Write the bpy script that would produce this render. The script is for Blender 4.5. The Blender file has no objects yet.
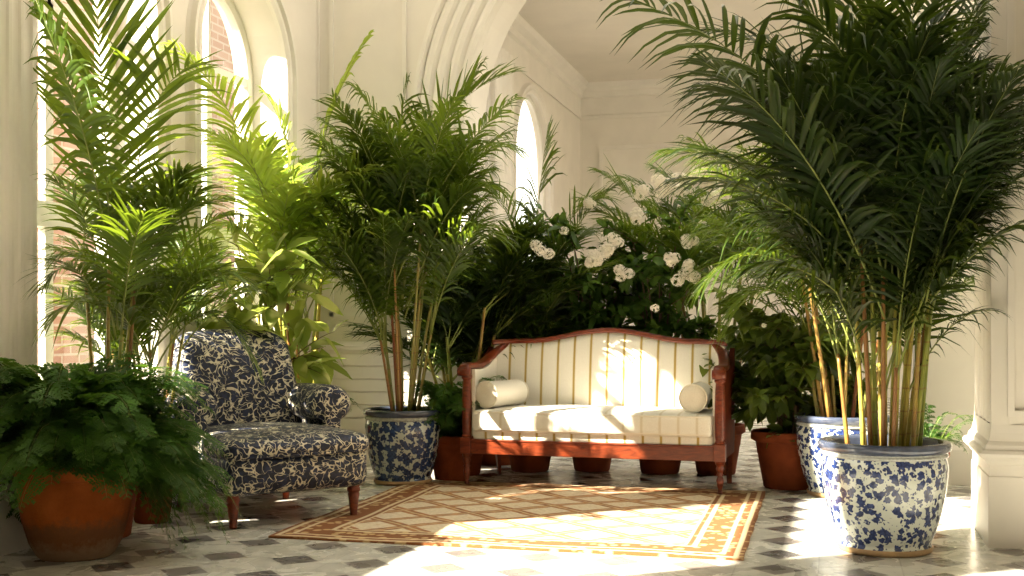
import bpy, bmesh, math, random
import numpy as np
from mathutils import Vector, Matrix
PI = math.pi
C = bpy.context.scene.collection
sc = bpy.context.scene

# ------------------------------------------------------------------ camera, sky, sun, exposure
F, CX, HY, CAMH = 1200.0, 512.0, 324.0, 1.09
YAW = math.atan(323.0 / F)
cd = bpy.data.cameras.new('camera'); cam = bpy.data.objects.new('camera', cd); C.objects.link(cam)
cam.location = (0, 0, CAMH); cam.rotation_euler = (PI/2, 0, YAW)
cd.sensor_width = 36; cd.lens = F / 1024 * 36; cd.shift_y = (HY - 288) / 1024
cd.clip_start = 0.05; cd.clip_end = 200
sc.camera = cam
w = bpy.data.worlds.new('sky'); sc.world = w; w.use_nodes = True
bg = w.node_tree.nodes['Background']
bg.inputs[0].default_value = (1.0, 0.955, 0.86, 1); bg.inputs[1].default_value = 3.2
sd = bpy.data.lights.new('sun', 'SUN'); sun = bpy.data.objects.new('sun', sd); C.objects.link(sun)
SUND = Vector((0.72, 0.59, -0.61)).normalized()
sun.rotation_euler = SUND.to_track_quat('-Z', 'Y').to_euler(); sun.location = (-8, -2, 8)
sd.energy = 34.0; sd.angle = math.radians(0.6); sd.color = (1.0, 0.89, 0.72)
vs = sc.view_settings
vs.view_transform = 'Standard'; vs.look = 'None'; vs.gamma = 1; vs.exposure = 0.1; vs.use_curve_mapping = False

def cw(px, z, h=0.0):
    """pixel column + camera depth + height -> world"""
    x = (px - CX) / F * z
    return Vector((x*math.cos(YAW) - z*math.sin(YAW), x*math.sin(YAW) + z*math.cos(YAW), h))
def cp(px, py, z):
    return cw(px, z, CAMH - (py - HY) / F * z)

# ------------------------------------------------------------------ materials
def mat(name):
    m = bpy.data.materials.new(name); m.use_nodes = True
    nt = m.node_tree; b = nt.nodes['Principled BSDF']
    return m, nt, b
def N(nt, typ, **kw):
    n = nt.nodes.new(typ)
    for k, v in kw.items():
        if k.startswith('i_'):
            key = k[2:]
            n.inputs[int(key) if key.isdigit() else key.replace('_', ' ')].default_value = v
        else: setattr(n, k, v)
    return n
def L(nt, a, b): nt.links.new(a, b)
def ramp(nt, src, stops, interp='LINEAR'):
    r = nt.nodes.new('ShaderNodeValToRGB'); r.color_ramp.interpolation = interp
    el = r.color_ramp.elements
    while len(el) < len(stops): el.new(0.5)
    for e, (p, c) in zip(el, stops):
        e.position = p; e.color = (c, c, c, 1) if not hasattr(c, '__len__') else (*c, 1)
    L(nt, src, r.inputs[0]); return r.outputs[0]
def mth(nt, op, a, b=None, c=None):
    n = nt.nodes.new('ShaderNodeMath'); n.operation = op
    for i, v in enumerate((a, b, c)):
        if v is None: continue
        if isinstance(v, (int, float)): n.inputs[i].default_value = v
        else: L(nt, v, n.inputs[i])
    return n.outputs[0]
def mixc(nt, fac, a, b, bt='MIX'):
    n = nt.nodes.new('ShaderNodeMix'); n.data_type = 'RGBA'; n.blend_type = bt
    for s, v in ((n.inputs[0], fac), (n.inputs[6], a), (n.inputs[7], b)):
        if hasattr(v, 'links'): L(nt, v, s)
        elif isinstance(v, (int, float)): s.default_value = v
        else: s.default_value = (*v, 1)
    return n.outputs[2]
def objco(nt): return nt.nodes.new('ShaderNodeTexCoord').outputs['Object']
def noise(nt, vec, scale, detail=3, rough=.5, dist=0):
    n = N(nt, 'ShaderNodeTexNoise', i_Scale=scale, i_Detail=detail, i_Roughness=rough, i_Distortion=dist)
    if vec is not None: L(nt, vec, n.inputs['Vector'])
    return n
def bump(nt, b, h, s=.3, d=.01):
    n = N(nt, 'ShaderNodeBump', i_Strength=s, i_Distance=d); L(nt, h, n.inputs['Height']); L(nt, n.outputs[0], b.inputs['Normal'])

def simple(name, col, rough=.6, var=.12, scale=6, bmp=0, spec=.5, coat=0):
    m, nt, b = mat(name); o = objco(nt)
    n = noise(nt, o, scale, 5)
    dark = tuple(c*(1-var) for c in col); lite = tuple(min(1, c*(1+var*.6)) for c in col)
    L(nt, ramp(nt, n.outputs[0], [(.3, dark), (.7, lite)]), b.inputs['Base Color'])
    b.inputs['Roughness'].default_value = rough; b.inputs['Specular IOR Level'].default_value = spec
    b.inputs['Coat Weight'].default_value = coat
    if bmp: bump(nt, b, noise(nt, o, scale*8, 4).outputs[0], bmp)
    return m

M = {}
M['wall'] = simple('cream_plaster', (.82, .775, .69), .7, .05, 3, .05)
M['trim'] = simple('cream_paint', (.84, .80, .72), .45, .04, 4)
M['ceil'] = simple('ceiling_plaster', (.80, .74, .65), .8, .05, 2)
M['winframe'] = simple('window_paint', (.80, .78, .70), .45, .04, 4)
M['soil'] = simple('dark_soil', (.035, .022, .014), .95, .5, 30, .6)

def leafmat(name, col, tcol, trans=.35, rough=.38, var=.35, patch=None):
    m, nt, b = mat(name)
    oi = nt.nodes.new('ShaderNodeObjectInfo'); o = objco(nt)
    n = noise(nt, o, 7, 2)
    f = mth(nt, 'ADD', mth(nt, 'MULTIPLY', oi.outputs['Random'], .5), mth(nt, 'MULTIPLY', n.outputs[0], .5))
    dk = tuple(c*(1-var) for c in col); lt = tuple(c*(1+var) for c in col)
    c1 = ramp(nt, f, [(.2, dk), (.8, lt)])
    tdk = tuple(c*(1-var*.6) for c in tcol); tlt = tuple(min(1, c*(1+var*.6)) for c in tcol)
    c2 = ramp(nt, f, [(.2, tdk), (.8, tlt)])
    if patch:
        pn = noise(nt, o, 5, 1).outputs[0]
        c1 = mixc(nt, ramp(nt, pn, [(.52, 0), (.6, 1)]), c1, patch)
    L(nt, c1, b.inputs['Base Color']); b.inputs['Roughness'].default_value = rough
    b.inputs['Specular IOR Level'].default_value = .28
    t = nt.nodes.new('ShaderNodeBsdfTranslucent'); L(nt, c2, t.inputs[0])
    mx = nt.nodes.new('ShaderNodeMixShader'); mx.inputs[0].default_value = trans
    L(nt, b.outputs[0], mx.inputs[1]); L(nt, t.outputs[0], mx.inputs[2])
    L(nt, mx.outputs[0], nt.nodes['Material Output'].inputs[0])
    return m
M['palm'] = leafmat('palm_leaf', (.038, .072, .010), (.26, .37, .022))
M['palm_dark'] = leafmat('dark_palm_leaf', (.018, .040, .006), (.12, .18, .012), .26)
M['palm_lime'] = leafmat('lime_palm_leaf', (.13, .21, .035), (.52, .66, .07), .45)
M['fern'] = leafmat('fern_leaf', (.05, .125, .018), (.18, .36, .03), .3, .55)
M['broad'] = leafmat('broad_leaf', (.085, .135, .028), (.36, .46, .05), .35, .28)
M['gloss'] = leafmat('glossy_leaf', (.065, .130, .028), (.22, .36, .04), .28, .22)
M['varieg'] = leafmat('variegated_leaf', (.16, .25, .045), (.55, .66, .12), .45, .35, .3, (.62, .64, .30))
M['petal'] = leafmat('cream_petal', (.90, .86, .76), (.88, .82, .68), .3, .6, .06)
M['rachis'] = simple('leaf_stalk', (.22, .26, .05), .45, .3, 12)

def canemat(name, c1, c2, c3):
    m, nt, b = mat(name); o = objco(nt)
    sp = nt.nodes.new('ShaderNodeSeparateXYZ'); L(nt, o, sp.inputs[0])
    oi = nt.nodes.new('ShaderNodeObjectInfo')
    n = noise(nt, o, 9, 3)
    col = ramp(nt, mth(nt, 'ADD', mth(nt, 'MULTIPLY', oi.outputs['Random'], .6), mth(nt, 'MULTIPLY', n.outputs[0], .4)), [(.25, c1), (.5, c2), (.75, c3)])
    ring = mth(nt, 'FRACT', mth(nt, 'MULTIPLY', sp.outputs[2], 9.0))
    rr = ramp(nt, ring, [(0, 1), (.05, 1), (.09, 0), (1, 0)])
    L(nt, mixc(nt, mth(nt, 'MULTIPLY', rr, .6), col, (.22, .10, .03)), b.inputs['Base Color']); b.inputs['Roughness'].default_value = .35
    return m
M['cane'] = canemat('areca_cane', (.22, .26, .04), (.44, .38, .07), (.24, .11, .03))
M['cane_red'] = canemat('sheath_cane', (.26, .08, .03), (.36, .24, .06), (.20, .22, .05))
M['bark'] = simple('woody_bark', (.16, .10, .05), .8, .3, 14, .4)

# blue and white glaze
def glaze(name, scale, ground, dark, mid, thr=.52):
    m, nt, b = mat(name); o = objco(nt)
    n0 = noise(nt, o, scale*1.1, 3)
    vsub = N(nt, 'ShaderNodeVectorMath', operation='SUBTRACT'); L(nt, n0.outputs['Color'], vsub.inputs[0]); vsub.inputs[1].default_value = (.5, .5, .5)
    vsc = N(nt, 'ShaderNodeVectorMath', operation='SCALE'); L(nt, vsub.outputs[0], vsc.inputs[0]); vsc.inputs['Scale'].default_value = .035
    va = N(nt, 'ShaderNodeVectorMath', operation='ADD'); L(nt, o, va.inputs[0]); L(nt, vsc.outputs[0], va.inputs[1])
    v1 = N(nt, 'ShaderNodeTexVoronoi', feature='F1', i_Scale=scale); L(nt, va.outputs[0], v1.inputs['Vector'])
    v2 = N(nt, 'ShaderNodeTexVoronoi', feature='F1', i_Scale=scale*2.6); L(nt, va.outputs[0], v2.inputs['Vector'])
    nm = noise(nt, o, scale*.9, 2)
    v3 = N(nt, 'ShaderNodeTexVoronoi', feature='DISTANCE_TO_EDGE', i_Scale=scale*1.4); L(nt, va.outputs[0], v3.inputs['Vector'])
    blob = mth(nt, 'ADD', v1.outputs['Distance'], mth(nt, 'MULTIPLY', v2.outputs['Distance'], .45))
    blob = mth(nt, 'ADD', blob, mth(nt, 'MULTIPLY', mth(nt, 'SUBTRACT', nm.outputs[0], .5), .5))
    f1 = ramp(nt, blob, [(thr-.03, 1), (thr+.03, 0)])
    f2 = mth(nt, 'MULTIPLY', ramp(nt, v2.outputs['Distance'], [(.20, 1), (.30, 0)]), ramp(nt, v3.outputs['Distance'], [(.10, 1), (.22, 0)]))
    wash = noise(nt, o, scale*3, 3)
    bl = mixc(nt, ramp(nt, wash.outputs[0], [(.38, 0), (.66, 1)]), dark, mid)
    c = mixc(nt, mth(nt, 'MULTIPLY', f2, .85), ground, mid)
    c = mixc(nt, f1, c, bl)
    L(nt, c, b.inputs['Base Color'])
    b.inputs['Roughness'].default_value = .16; b.inputs['Coat Weight'].default_value = .5; b.inputs['Coat Roughness'].default_value = .08
    bump(nt, b, f1, .12, .004)
    return m
M['glaze'] = glaze('blue_and_white_glaze', 27, (.60, .64, .58), (.010, .020, .085), (.035, .065, .20), .74)
M['glaze_dark'] = glaze('dense_blue_glaze', 25, (.48, .54, .52), (.012, .025, .085), (.03, .07, .20), .86)
M['glaze_rim'] = simple('blue_glazed_rim', (.06, .075, .12), .18, .35, 14, 0, .6, .5)
M['glaze_band'] = simple('grey_white_band', (.46, .48, .45), .25, .3, 60, 0, .5, .4)
M['saucer'] = simple('tan_saucer', (.42, .27, .13), .5, .25, 16)

def terracotta():
    m, nt, b = mat('weathered_terracotta'); o = objco(nt)
    sp = nt.nodes.new('ShaderNodeSeparateXYZ'); L(nt, o, sp.inputs[0])
    n = noise(nt, o, 6, 6, .6); n2 = noise(nt, o, 26, 5, .7)
    base = ramp(nt, n.outputs[0], [(.3, (.24, .055, .010)), (.7, (.42, .11, .022))])
    low = mth(nt, 'ADD', sp.outputs[2], mth(nt, 'MULTIPLY', mth(nt, 'SUBTRACT', n2.outputs[0], .5), .16))
    f = ramp(nt, low, [(.15, 1), (.21, 0)])
    soot = mixc(nt, mth(nt, 'MULTIPLY', f, .8), base, (.12, .06, .03))
    f2 = ramp(nt, low, [(.04, 1), (.10, 0)])
    L(nt, mixc(nt, mth(nt, 'MULTIPLY', f2, .6), soot, (.28, .20, .13)), b.inputs['Base Color'])
    b.inputs['Roughness'].default_value = .9; b.inputs['Specular IOR Level'].default_value = .12; bump(nt, b, n2.outputs[0], .6, .015)
    return m
M['terra'] = terracotta()
M['terra_plain'] = simple('dark_terracotta', (.20, .045, .014), .85, .35, 8, .2, .15)

def mahog():
    m, nt, b = mat('polished_mahogany'); o = objco(nt)
    mp = N(nt, 'ShaderNodeMapping'); mp.inputs['Scale'].default_value = (3, 14, 14); L(nt, o, mp.inputs[0])
    n = noise(nt, mp.outputs[0], 3, 5, .6, 1.2)
    L(nt, ramp(nt, n.outputs[0], [(.3, (.075, .012, .004)), (.7, (.23, .042, .012))]), b.inputs['Base Color'])
    b.inputs['Roughness'].default_value = .32; b.inputs['Specular IOR Level'].default_value = .35; b.inputs['Coat Weight'].default_value = .2; b.inputs['Coat Roughness'].default_value = .2
    return m
M['wood'] = mahog()
M['wood_panel'] = simple('satin_mahogany', (.10, .018, .007), .65, .3, 9, 0, .1)

def striped(name, axis_period=.118, amp=1.0, soft=.0):
    m, nt, b = mat(name); o = objco(nt)
    sp = nt.nodes.new('ShaderNodeSeparateXYZ'); L(nt, o, sp.inputs[0])
    fr = mth(nt, 'FRACT', mth(nt, 'ADD', mth(nt, 'DIVIDE', sp.outputs[0], axis_period), 100.5))
    d = mth(nt, 'ABSOLUTE', mth(nt, 'SUBTRACT', fr, .5))
    s = ramp(nt, d, [(.055, 1), (.075, 0)])
    s2 = ramp(nt, d, [(.085, 0), (.092, 1), (.105, 1), (.112, 0)])
    weave = noise(nt, o, 240, 2)
    base = mixc(nt, ramp(nt, weave.outputs[0], [(.3, 0), (.7, 1)]), (.72, .69, .61), (.83, .80, .73))
    c = mixc(nt, mth(nt, 'MULTIPLY', s, amp), base, (.42, .30, .08))
    c = mixc(nt, mth(nt, 'MULTIPLY', s2, .35*amp), c, (.55, .44, .20))
    L(nt, c, b.inputs['Base Color']); b.inputs['Roughness'].default_value = .8; b.inputs['Sheen Weight'].default_value = .15
    bump(nt, b, weave.outputs[0], .12, .002)
    return m
M['stripe'] = striped('cream_fabric_gold_stripe')
M['stripe_soft'] = striped('cream_cushion_fabric', .118, .35)
M['cream'] = simple('cream_fabric', (.80, .75, .64), .8, .06, 120, .1)

def vine():
    m, nt, b = mat('navy_vine_fabric'); o = objco(nt)
    n0 = noise(nt, o, 9, 2)
    vsub = N(nt, 'ShaderNodeVectorMath', operation='SUBTRACT'); L(nt, n0.outputs['Color'], vsub.inputs[0]); vsub.inputs[1].default_value = (.5, .5, .5)
    vsc = N(nt, 'ShaderNodeVectorMath', operation='SCALE'); L(nt, vsub.outputs[0], vsc.inputs[0]); vsc.inputs['Scale'].default_value = .13
    va = N(nt, 'ShaderNodeVectorMath', operation='ADD'); L(nt, o, va.inputs[0]); L(nt, vsc.outputs[0], va.inputs[1])
    v = N(nt, 'ShaderNodeTexVoronoi', feature='DISTANCE_TO_EDGE', i_Scale=22); L(nt, va.outputs[0], v.inputs['Vector'])
    n1 = noise(nt, va.outputs[0], 17, 1)
    r1 = mth(nt, 'ABSOLUTE', mth(nt, 'SUBTRACT', n1.outputs[0], .5))
    wid = noise(nt, o, 28, 2)
    a = mth(nt, 'SUBTRACT', v.outputs['Distance'], mth(nt, 'MULTIPLY', mth(nt, 'SUBTRACT', wid.outputs[0], .52), .26))
    l1 = ramp(nt, a, [(.01, 1), (.045, 0)])
    a2 = mth(nt, 'SUBTRACT', r1, mth(nt, 'MULTIPLY', mth(nt, 'SUBTRACT', wid.outputs[0], .47), .08))
    l2 = ramp(nt, a2, [(.010, 1), (.024, 0)])
    l = mth(nt, 'MAXIMUM', l1, l2)
    cr = mixc(nt, wid.outputs[0], (.42, .37, .25), (.72, .68, .55))
    navy = mixc(nt, ramp(nt, noise(nt, o, 40, 2).outputs[0], [(.45, 0), (.7, 1)]), (.005, .009, .028), (.014, .026, .075))
    L(nt, mixc(nt, l, navy, cr), b.inputs['Base Color']); b.inputs['Roughness'].default_value = .5; b.inputs['Specular IOR Level'].default_value = .35
    bump(nt, b, l, .12, .003)
    return m
M['vine'] = vine()

def rugm(hx, hy):
    m, nt, b = mat('cream_rust_rug'); o = objco(nt)
    nz = noise(nt, o, 5, 2)
    vsub = N(nt, 'ShaderNodeVectorMath', operation='SUBTRACT'); L(nt, nz.outputs['Color'], vsub.inputs[0]); vsub.inputs[1].default_value = (.5, .5, .5)
    vsc = N(nt, 'ShaderNodeVectorMath', operation='SCALE'); L(nt, vsub.outputs[0], vsc.inputs[0]); vsc.inputs['Scale'].default_value = .05
    va = N(nt, 'ShaderNodeVectorMath', operation='ADD'); L(nt, o, va.inputs[0]); L(nt, vsc.outputs[0], va.inputs[1])
    sp = nt.nodes.new('ShaderNodeSeparateXYZ'); L(nt, va.outputs[0], sp.inputs[0])
    x, y = sp.outputs[0], sp.outputs[1]
    def lat(px, py, w0, w1):
        u = mth(nt, 'DIVIDE', x, px); v = mth(nt, 'DIVIDE', y, py)
        out = None
        for s in ('ADD', 'SUBTRACT'):
            d = mth(nt, 'ABSOLUTE', mth(nt, 'SUBTRACT', mth(nt, 'FRACT', mth(nt, 'ADD', mth(nt, s, u, v), 50.0)), .5))
            r = ramp(nt, d, [(w0, 1), (w1, 0)]); out = r if out is None else mth(nt, 'MAXIMUM', out, r)
        return out
    l1 = lat(.40, .36, .12, .15)
    core = lat(.40, .36, .02, .035)
    dots = N(nt, 'ShaderNodeTexVoronoi', feature='F1', i_Scale=15); L(nt, va.outputs[0], dots.inputs['Vector'])
    n2 = noise(nt, o, 22, 4)
    rust = mixc(nt, ramp(nt, n2.outputs[0], [(.35, 0), (.65, 1)]), (.20, .062, .014), (.42, .17, .045))
    field = mixc(nt, ramp(nt, noise(nt, o, 60, 3).outputs[0], [(.3, 0), (.7, 1)]), (.58, .47, .32), (.74, .64, .48))
    field = mixc(nt, mth(nt, 'MULTIPLY', ramp(nt, dots.outputs['Distance'], [(.16, 1), (.24, 0)]), .35), field, (.50, .27, .09))
    c = mixc(nt, mth(nt, 'MULTIPLY', l1, .9), field, rust)
    c = mixc(nt, mth(nt, 'MULTIPLY', core, .8), c, (.60, .46, .26))
    # border distance from the edge
    sp2 = nt.nodes.new('ShaderNodeSeparateXYZ'); L(nt, o, sp2.inputs[0])
    ex = mth(nt, 'SUBTRACT', hx, mth(nt, 'ABSOLUTE', sp2.outputs[0])); ey = mth(nt, 'SUBTRACT', hy, mth(nt, 'ABSOLUTE', sp2.outputs[1]))
    e = mth(nt, 'MINIMUM', ex, ey)
    bn = N(nt, 'ShaderNodeTexVoronoi', feature='F1', i_Scale=17); L(nt, va.outputs[0], bn.inputs['Vector'])
    orn = mixc(nt, ramp(nt, bn.outputs['Distance'], [(.28, 1), (.42, 0)]), (.22, .08, .022), (.55, .37, .18))
    isb = ramp(nt, e, [(.300, 1), (.303, 0)])
    lines = ramp(nt, e, [(0, 0), (.02, 0), (.024, 1), (.045, 1), (.05, 0), (.085, 0), (.09, 1), (.105, 1), (.11, 0), (.235, 0), (.24, 1), (.26, 1), (.265, 0), (.285, 0), (.29, 1)])
    bc = mixc(nt, lines, orn, (.66, .53, .34))
    L(nt, mixc(nt, isb, c, bc), b.inputs['Base Color']); b.inputs['Roughness'].default_value = .95
    bump(nt, b, noise(nt, o, 180, 3).outputs[0], .5, .006)
    return m

def floorm():
    m, nt, b = mat('marble_octagon_tiles'); o = objco(nt)
    sp = nt.nodes.new('ShaderNodeSeparateXYZ'); L(nt, o, sp.inputs[0])
    P = .36
    def cell(v, off):
        return mth(nt, 'SUBTRACT', mth(nt, 'FRACT', mth(nt, 'ADD', mth(nt, 'DIVIDE', v, P), off)), .5)
    u, v = mth(nt, 'ABSOLUTE', cell(sp.outputs[0], 50.2)), mth(nt, 'ABSOLUTE', cell(sp.outputs[1], 50.35))
    d = mth(nt, 'ADD', u, v)
    dark = ramp(nt, d, [(.325, 1), (.332, 0)])
    grout_d = ramp(nt, mth(nt, 'ABSOLUTE', mth(nt, 'SUBTRACT', d, .33)), [(.008, 1), (.014, 0)])
    g1 = ramp(nt, mth(nt, 'MINIMUM', mth(nt, 'SUBTRACT', .5, u), mth(nt, 'SUBTRACT', .5, v)), [(.006, 1), (.012, 0)])
    n1 = noise(nt, o, 1.6, 8, .62, 1.5); n2 = noise(nt, o, 5, 6, .6, .8)
    vein = ramp(nt, mth(nt, 'ABSOLUTE', mth(nt, 'SUBTRACT', n1.outputs[0], .5)), [(.0, 1), (.035, 0)])
    white = ramp(nt, n2.outputs[0], [(.3, (.56, .56, .51)), (.7, (.74, .73, .66))])
    white = mixc(nt, mth(nt, 'MULTIPLY', vein, .35), white, (.33, .33, .31))
    wn = N(nt, 'ShaderNodeTexWhiteNoise')
    fl = N(nt, 'ShaderNodeVectorMath', operation='FLOOR'); sc_ = N(nt, 'ShaderNodeVectorMath', operation='SCALE'); sc_.inputs['Scale'].default_value = 1/P
    L(nt, o, sc_.inputs[0]); L(nt, sc_.outputs[0], fl.inputs[0]); L(nt, fl.outputs[0], wn.inputs['Vector'])
    gr = mixc(nt, wn.outputs['Value'], (.11, .11, .115), (.27, .24, .22))
    gr = mixc(nt, mth(nt, 'MULTIPLY', ramp(nt, n2.outputs[0], [(.4, 0), (.7, 1)]), .5), gr, (.26, .24, .22))
    c = mixc(nt, mth(nt, 'MULTIPLY', g1, .45), white, (.36, .34, .30))
    c = mixc(nt, dark, c, gr)
    c = mixc(nt, mth(nt, 'MULTIPLY', grout_d, .4), c, (.34, .32, .28))
    L(nt, c, b.inputs['Base Color'])
    b.inputs['Roughness'].default_value = .24
    L(nt, ramp(nt, n2.outputs[0], [(.3, .18), (.7, .36)]), b.inputs['Roughness'])
    bump(nt, b, mth(nt, 'SUBTRACT', 1.0, mth(nt, 'MAXIMUM', g1, grout_d)), .15, .002)
    return m
M['floor'] = floorm()

def brickm():
    m, nt, b = mat('pale_brick'); o = objco(nt)
    mp = N(nt, 'ShaderNodeMapping'); mp.inputs['Rotation'].default_value = (0, -PI/2, -PI/2); L(nt, o, mp.inputs[0])
    bt = N(nt, 'ShaderNodeTexBrick', i_Scale=1.0); L(nt, mp.outputs[0], bt.inputs['Vector'])
    bt.inputs['Color1'].default_value = (.30, .15, .10, 1); bt.inputs['Color2'].default_value = (.38, .24, .17, 1); bt.inputs['Mortar'].default_value = (.44, .38, .31, 1)
    bt.inputs['Brick Width'].default_value = .26; bt.inputs['Row Height'].default_value = .09; bt.inputs['Mortar Size'].default_value = .012
    n = noise(nt, o, 1.5, 4)
    L(nt, mixc(nt, ramp(nt, n.outputs[0], [(.35, 0), (.7, .6)]), bt.outputs[0], (.42, .35, .29)), b.inputs['Base Color']); b.inputs['Roughness'].default_value = .9
    return m
M['brick'] = brickm()
M['paving'] = simple('courtyard_paving', (.20, .185, .16), .9, .2, 3)

def glassm():
    m, nt, b = mat('window_glass')
    t = nt.nodes.new('ShaderNodeBsdfTransparent'); g = nt.nodes.new('ShaderNodeBsdfGlossy'); g.inputs['Roughness'].default_value = .02
    lf = nt.nodes.new('ShaderNodeLayerWeight'); lf.inputs[0].default_value = .5
    fac = mth(nt, 'ADD', mth(nt, 'MULTIPLY', mth(nt, 'POWER', lf.outputs['Facing'], 4.0), .5), .03)
    t.inputs[0].default_value = (.97, .97, .95, 1)
    mx = nt.nodes.new('ShaderNodeMixShader'); L(nt, fac, mx.inputs[0]); L(nt, t.outputs[0], mx.inputs[1]); L(nt, g.outputs[0], mx.inputs[2])
    L(nt, mx.outputs[0], nt.nodes['Material Output'].inputs[0]); nt.nodes.remove(b)
    return m
M['glass'] = glassm()

# ------------------------------------------------------------------ mesh helpers
class MB:
    def __init__(s): s.v = []; s.f = []; s.m = []; s.n = 0
    def add(s, verts, faces, mi=0):
        verts = np.asarray(verts, dtype=float).reshape(-1, 3)
        s.v.append(verts)
        for f in faces: s.f.append(tuple(int(i) + s.n for i in f)); s.m.append(mi)
        s.n += len(verts)
    def build(s, name, mats, parent=None, smooth=True, off=None, bevel=0, kind=None):
        me = bpy.data.meshes.new(name)
        v = np.concatenate(s.v) if s.v else np.zeros((0, 3))
        if off is not None: v = v - np.array(off)
        me.from_pydata([tuple(p) for p in v], [], s.f)
        if not isinstance(mats, (list, tuple)): mats = [mats]
        for m_ in mats: me.materials.append(m_)
        me.polygons.foreach_set('material_index', s.m)
        me.polygons.foreach_set('use_smooth', [smooth]*len(s.f)); me.update()
        o = bpy.data.objects.new(name, me); C.objects.link(o)
        if parent: o.parent = parent
        if bevel:
            bv = o.modifiers.new('b', 'BEVEL'); bv.width = bevel; bv.segments = 2; bv.limit_method = 'ANGLE'
        if kind: o['kind'] = kind
        return o
def ngrid(mb, P, mi=0, closed_u=False, closed_v=False):
    """P[i][j] grid of points"""
    P = np.asarray(P, float); a, b = P.shape[:2]; fs = []
    for i in range(a if closed_u else a-1):
        for j in range(b if closed_v else b-1):
            i2, j2 = (i+1) % a, (j+1) % b
            fs.append((i*b+j, i2*b+j, i2*b+j2, i*b+j2))
    mb.add(P.reshape(-1, 3), fs, mi)
def box(mb, x0, x1, y0, y1, z0, z1, mi=0):
    v = [(x0,y0,z0),(x1,y0,z0),(x1,y1,z0),(x0,y1,z0),(x0,y0,z1),(x1,y0,z1),(x1,y1,z1),(x0,y1,z1)]
    mb.add(v, [(0,3,2,1),(4,5,6,7),(0,1,5,4),(1,2,6,5),(2,3,7,6),(3,0,4,7)], mi)
def lathe(mb, prof, cx=0, cy=0, seg=40, mi=0, z0=0, cap=False):
    P = [[(cx + r*math.cos(2*PI*k/seg), cy + r*math.sin(2*PI*k/seg), z0 + z) for k in range(seg)] for r, z in prof]
    P = np.array(P); a, b = P.shape[:2]; fs = []
    for i in range(a-1):
        for j in range(b):
            j2 = (j+1) % b; fs.append((i*b+j, i*b+j2, (i+1)*b+j2, (i+1)*b+j))
    if cap: fs.append(tuple(range(b))[::-1]); fs.append(tuple((a-1)*b + j for j in range(b)))
    mb.add(P.reshape(-1, 3), fs, mi)
def tube(mb, pts, rads, seg=6, mi=0, cap=True):
    pts = [Vector(p) for p in pts]; n = len(pts)
    up = Vector((0, 0, 1)); P = []
    prev = None
    for i, p in enumerate(pts):
        t = (pts[min(i+1, n-1)] - pts[max(i-1, 0)]).normalized()
        if prev is None:
            a = t.cross(up) if abs(t.z) < .95 else t.cross(Vector((1, 0, 0)))
        else: a = prev - t*prev.dot(t)
        a.normalize(); prev = a; b = t.cross(a)
        r = rads[i] if hasattr(rads, '__len__') else rads
        P.append([p + (a*math.cos(2*PI*k/seg) + b*math.sin(2*PI*k/seg))*r for k in range(seg)])
    P = np.array([[tuple(q) for q in row] for row in P]); fs = []
    for i in range(n-1):
        for j in range(seg):
            j2 = (j+1) % seg; fs.append((i*seg+j, i*seg+j2, (i+1)*seg+j2, (i+1)*seg+j))
    if cap: fs.append(tuple(range(seg))[::-1]); fs.append(tuple((n-1)*seg + j for j in range(seg)))
    mb.add(P.reshape(-1, 3), fs, mi)
def rbox(mb, c, size, r, n=10, crown=0, crownf=0, shape=None, mi=0):
    """rounded box; crown domes the top; shape(p)->p deforms"""
    hx, hy, hz = size[0]/2, size[1]/2, size[2]/2; r = min(r, hx*.999, hy*.999, hz*.999)
    t = np.linspace(-1, 1, n+1)
    t = np.sign(t) * (1-(1-np.abs(t))**1.6)
    def put(u, v, ax, s):
        p = [0, 0, 0]; p[ax] = s; p[(ax+1) % 3] = u; p[(ax+2) % 3] = v
        q = np.array([p[0]*hx, p[1]*hy, p[2]*hz]); inner = np.array([hx-r, hy-r, hz-r])
        k = np.clip(q, -inner, inner); d = q - k; l = np.linalg.norm(d)
        q = k + d/l*r if l > 1e-9 else q
        if crown and q[2] > 0:
            q[2] += crown*(1-(q[0]/hx)**2)*(1-(q[1]/hy)**2)*(q[2]/hz)
        if crownf and q[1] < 0:
            q[1] -= crownf*(1-(q[0]/hx)**2)*(1-(q[2]/hz)**2)*(-q[1]/hy)
        if shape: q = np.array(shape(q))
        return q + np.array(c)
    for ax in range(3):
        for s in (-1, 1):
            P = [[put(u, v, ax, s) for v in (t if s > 0 else t[::-1])] for u in t]
            ngrid(mb, P, mi)
def weld(o, d=.0005):
    bm = bmesh.new(); bm.from_mesh(o.data); bmesh.ops.remove_doubles(bm, verts=bm.verts, dist=d)
    bmesh.ops.recalc_face_normals(bm, faces=bm.faces); bm.to_mesh(o.data); bm.free(); return o

def thing(name, label, cat, loc=(0, 0, 0), rz=0, group=None):
    o = bpy.data.objects.new(name, None); C.objects.link(o); o.empty_display_size = .1
    o.location = loc; o.rotation_euler = (0, 0, rz); o['label'] = label; o['category'] = cat; o['kind'] = 'thing'
    if group: o['group'] = group
    return o
def tag(o, label, cat, group=None, kind='thing'):
    o['label'] = label; o['category'] = cat; o['kind'] = kind
    if group: o['group'] = group
    return o

# ------------------------------------------------------------------ the room
XL, YB, WT = -3.91, 8.67, .40            # left wall face, arch wall face, wall thickness
CE = 5.6
fm = MB(); box(fm, -4.31, 6.5, -3, 19.1, -.1, 0); fm.build('floor', M['floor'], smooth=False, kind='structure')
gm = MB(); box(gm, -30, -4.31, -20, 20, -.3, -.12); gm.build('ground_courtyard', M['paving'], smooth=False, kind='structure')

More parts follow.
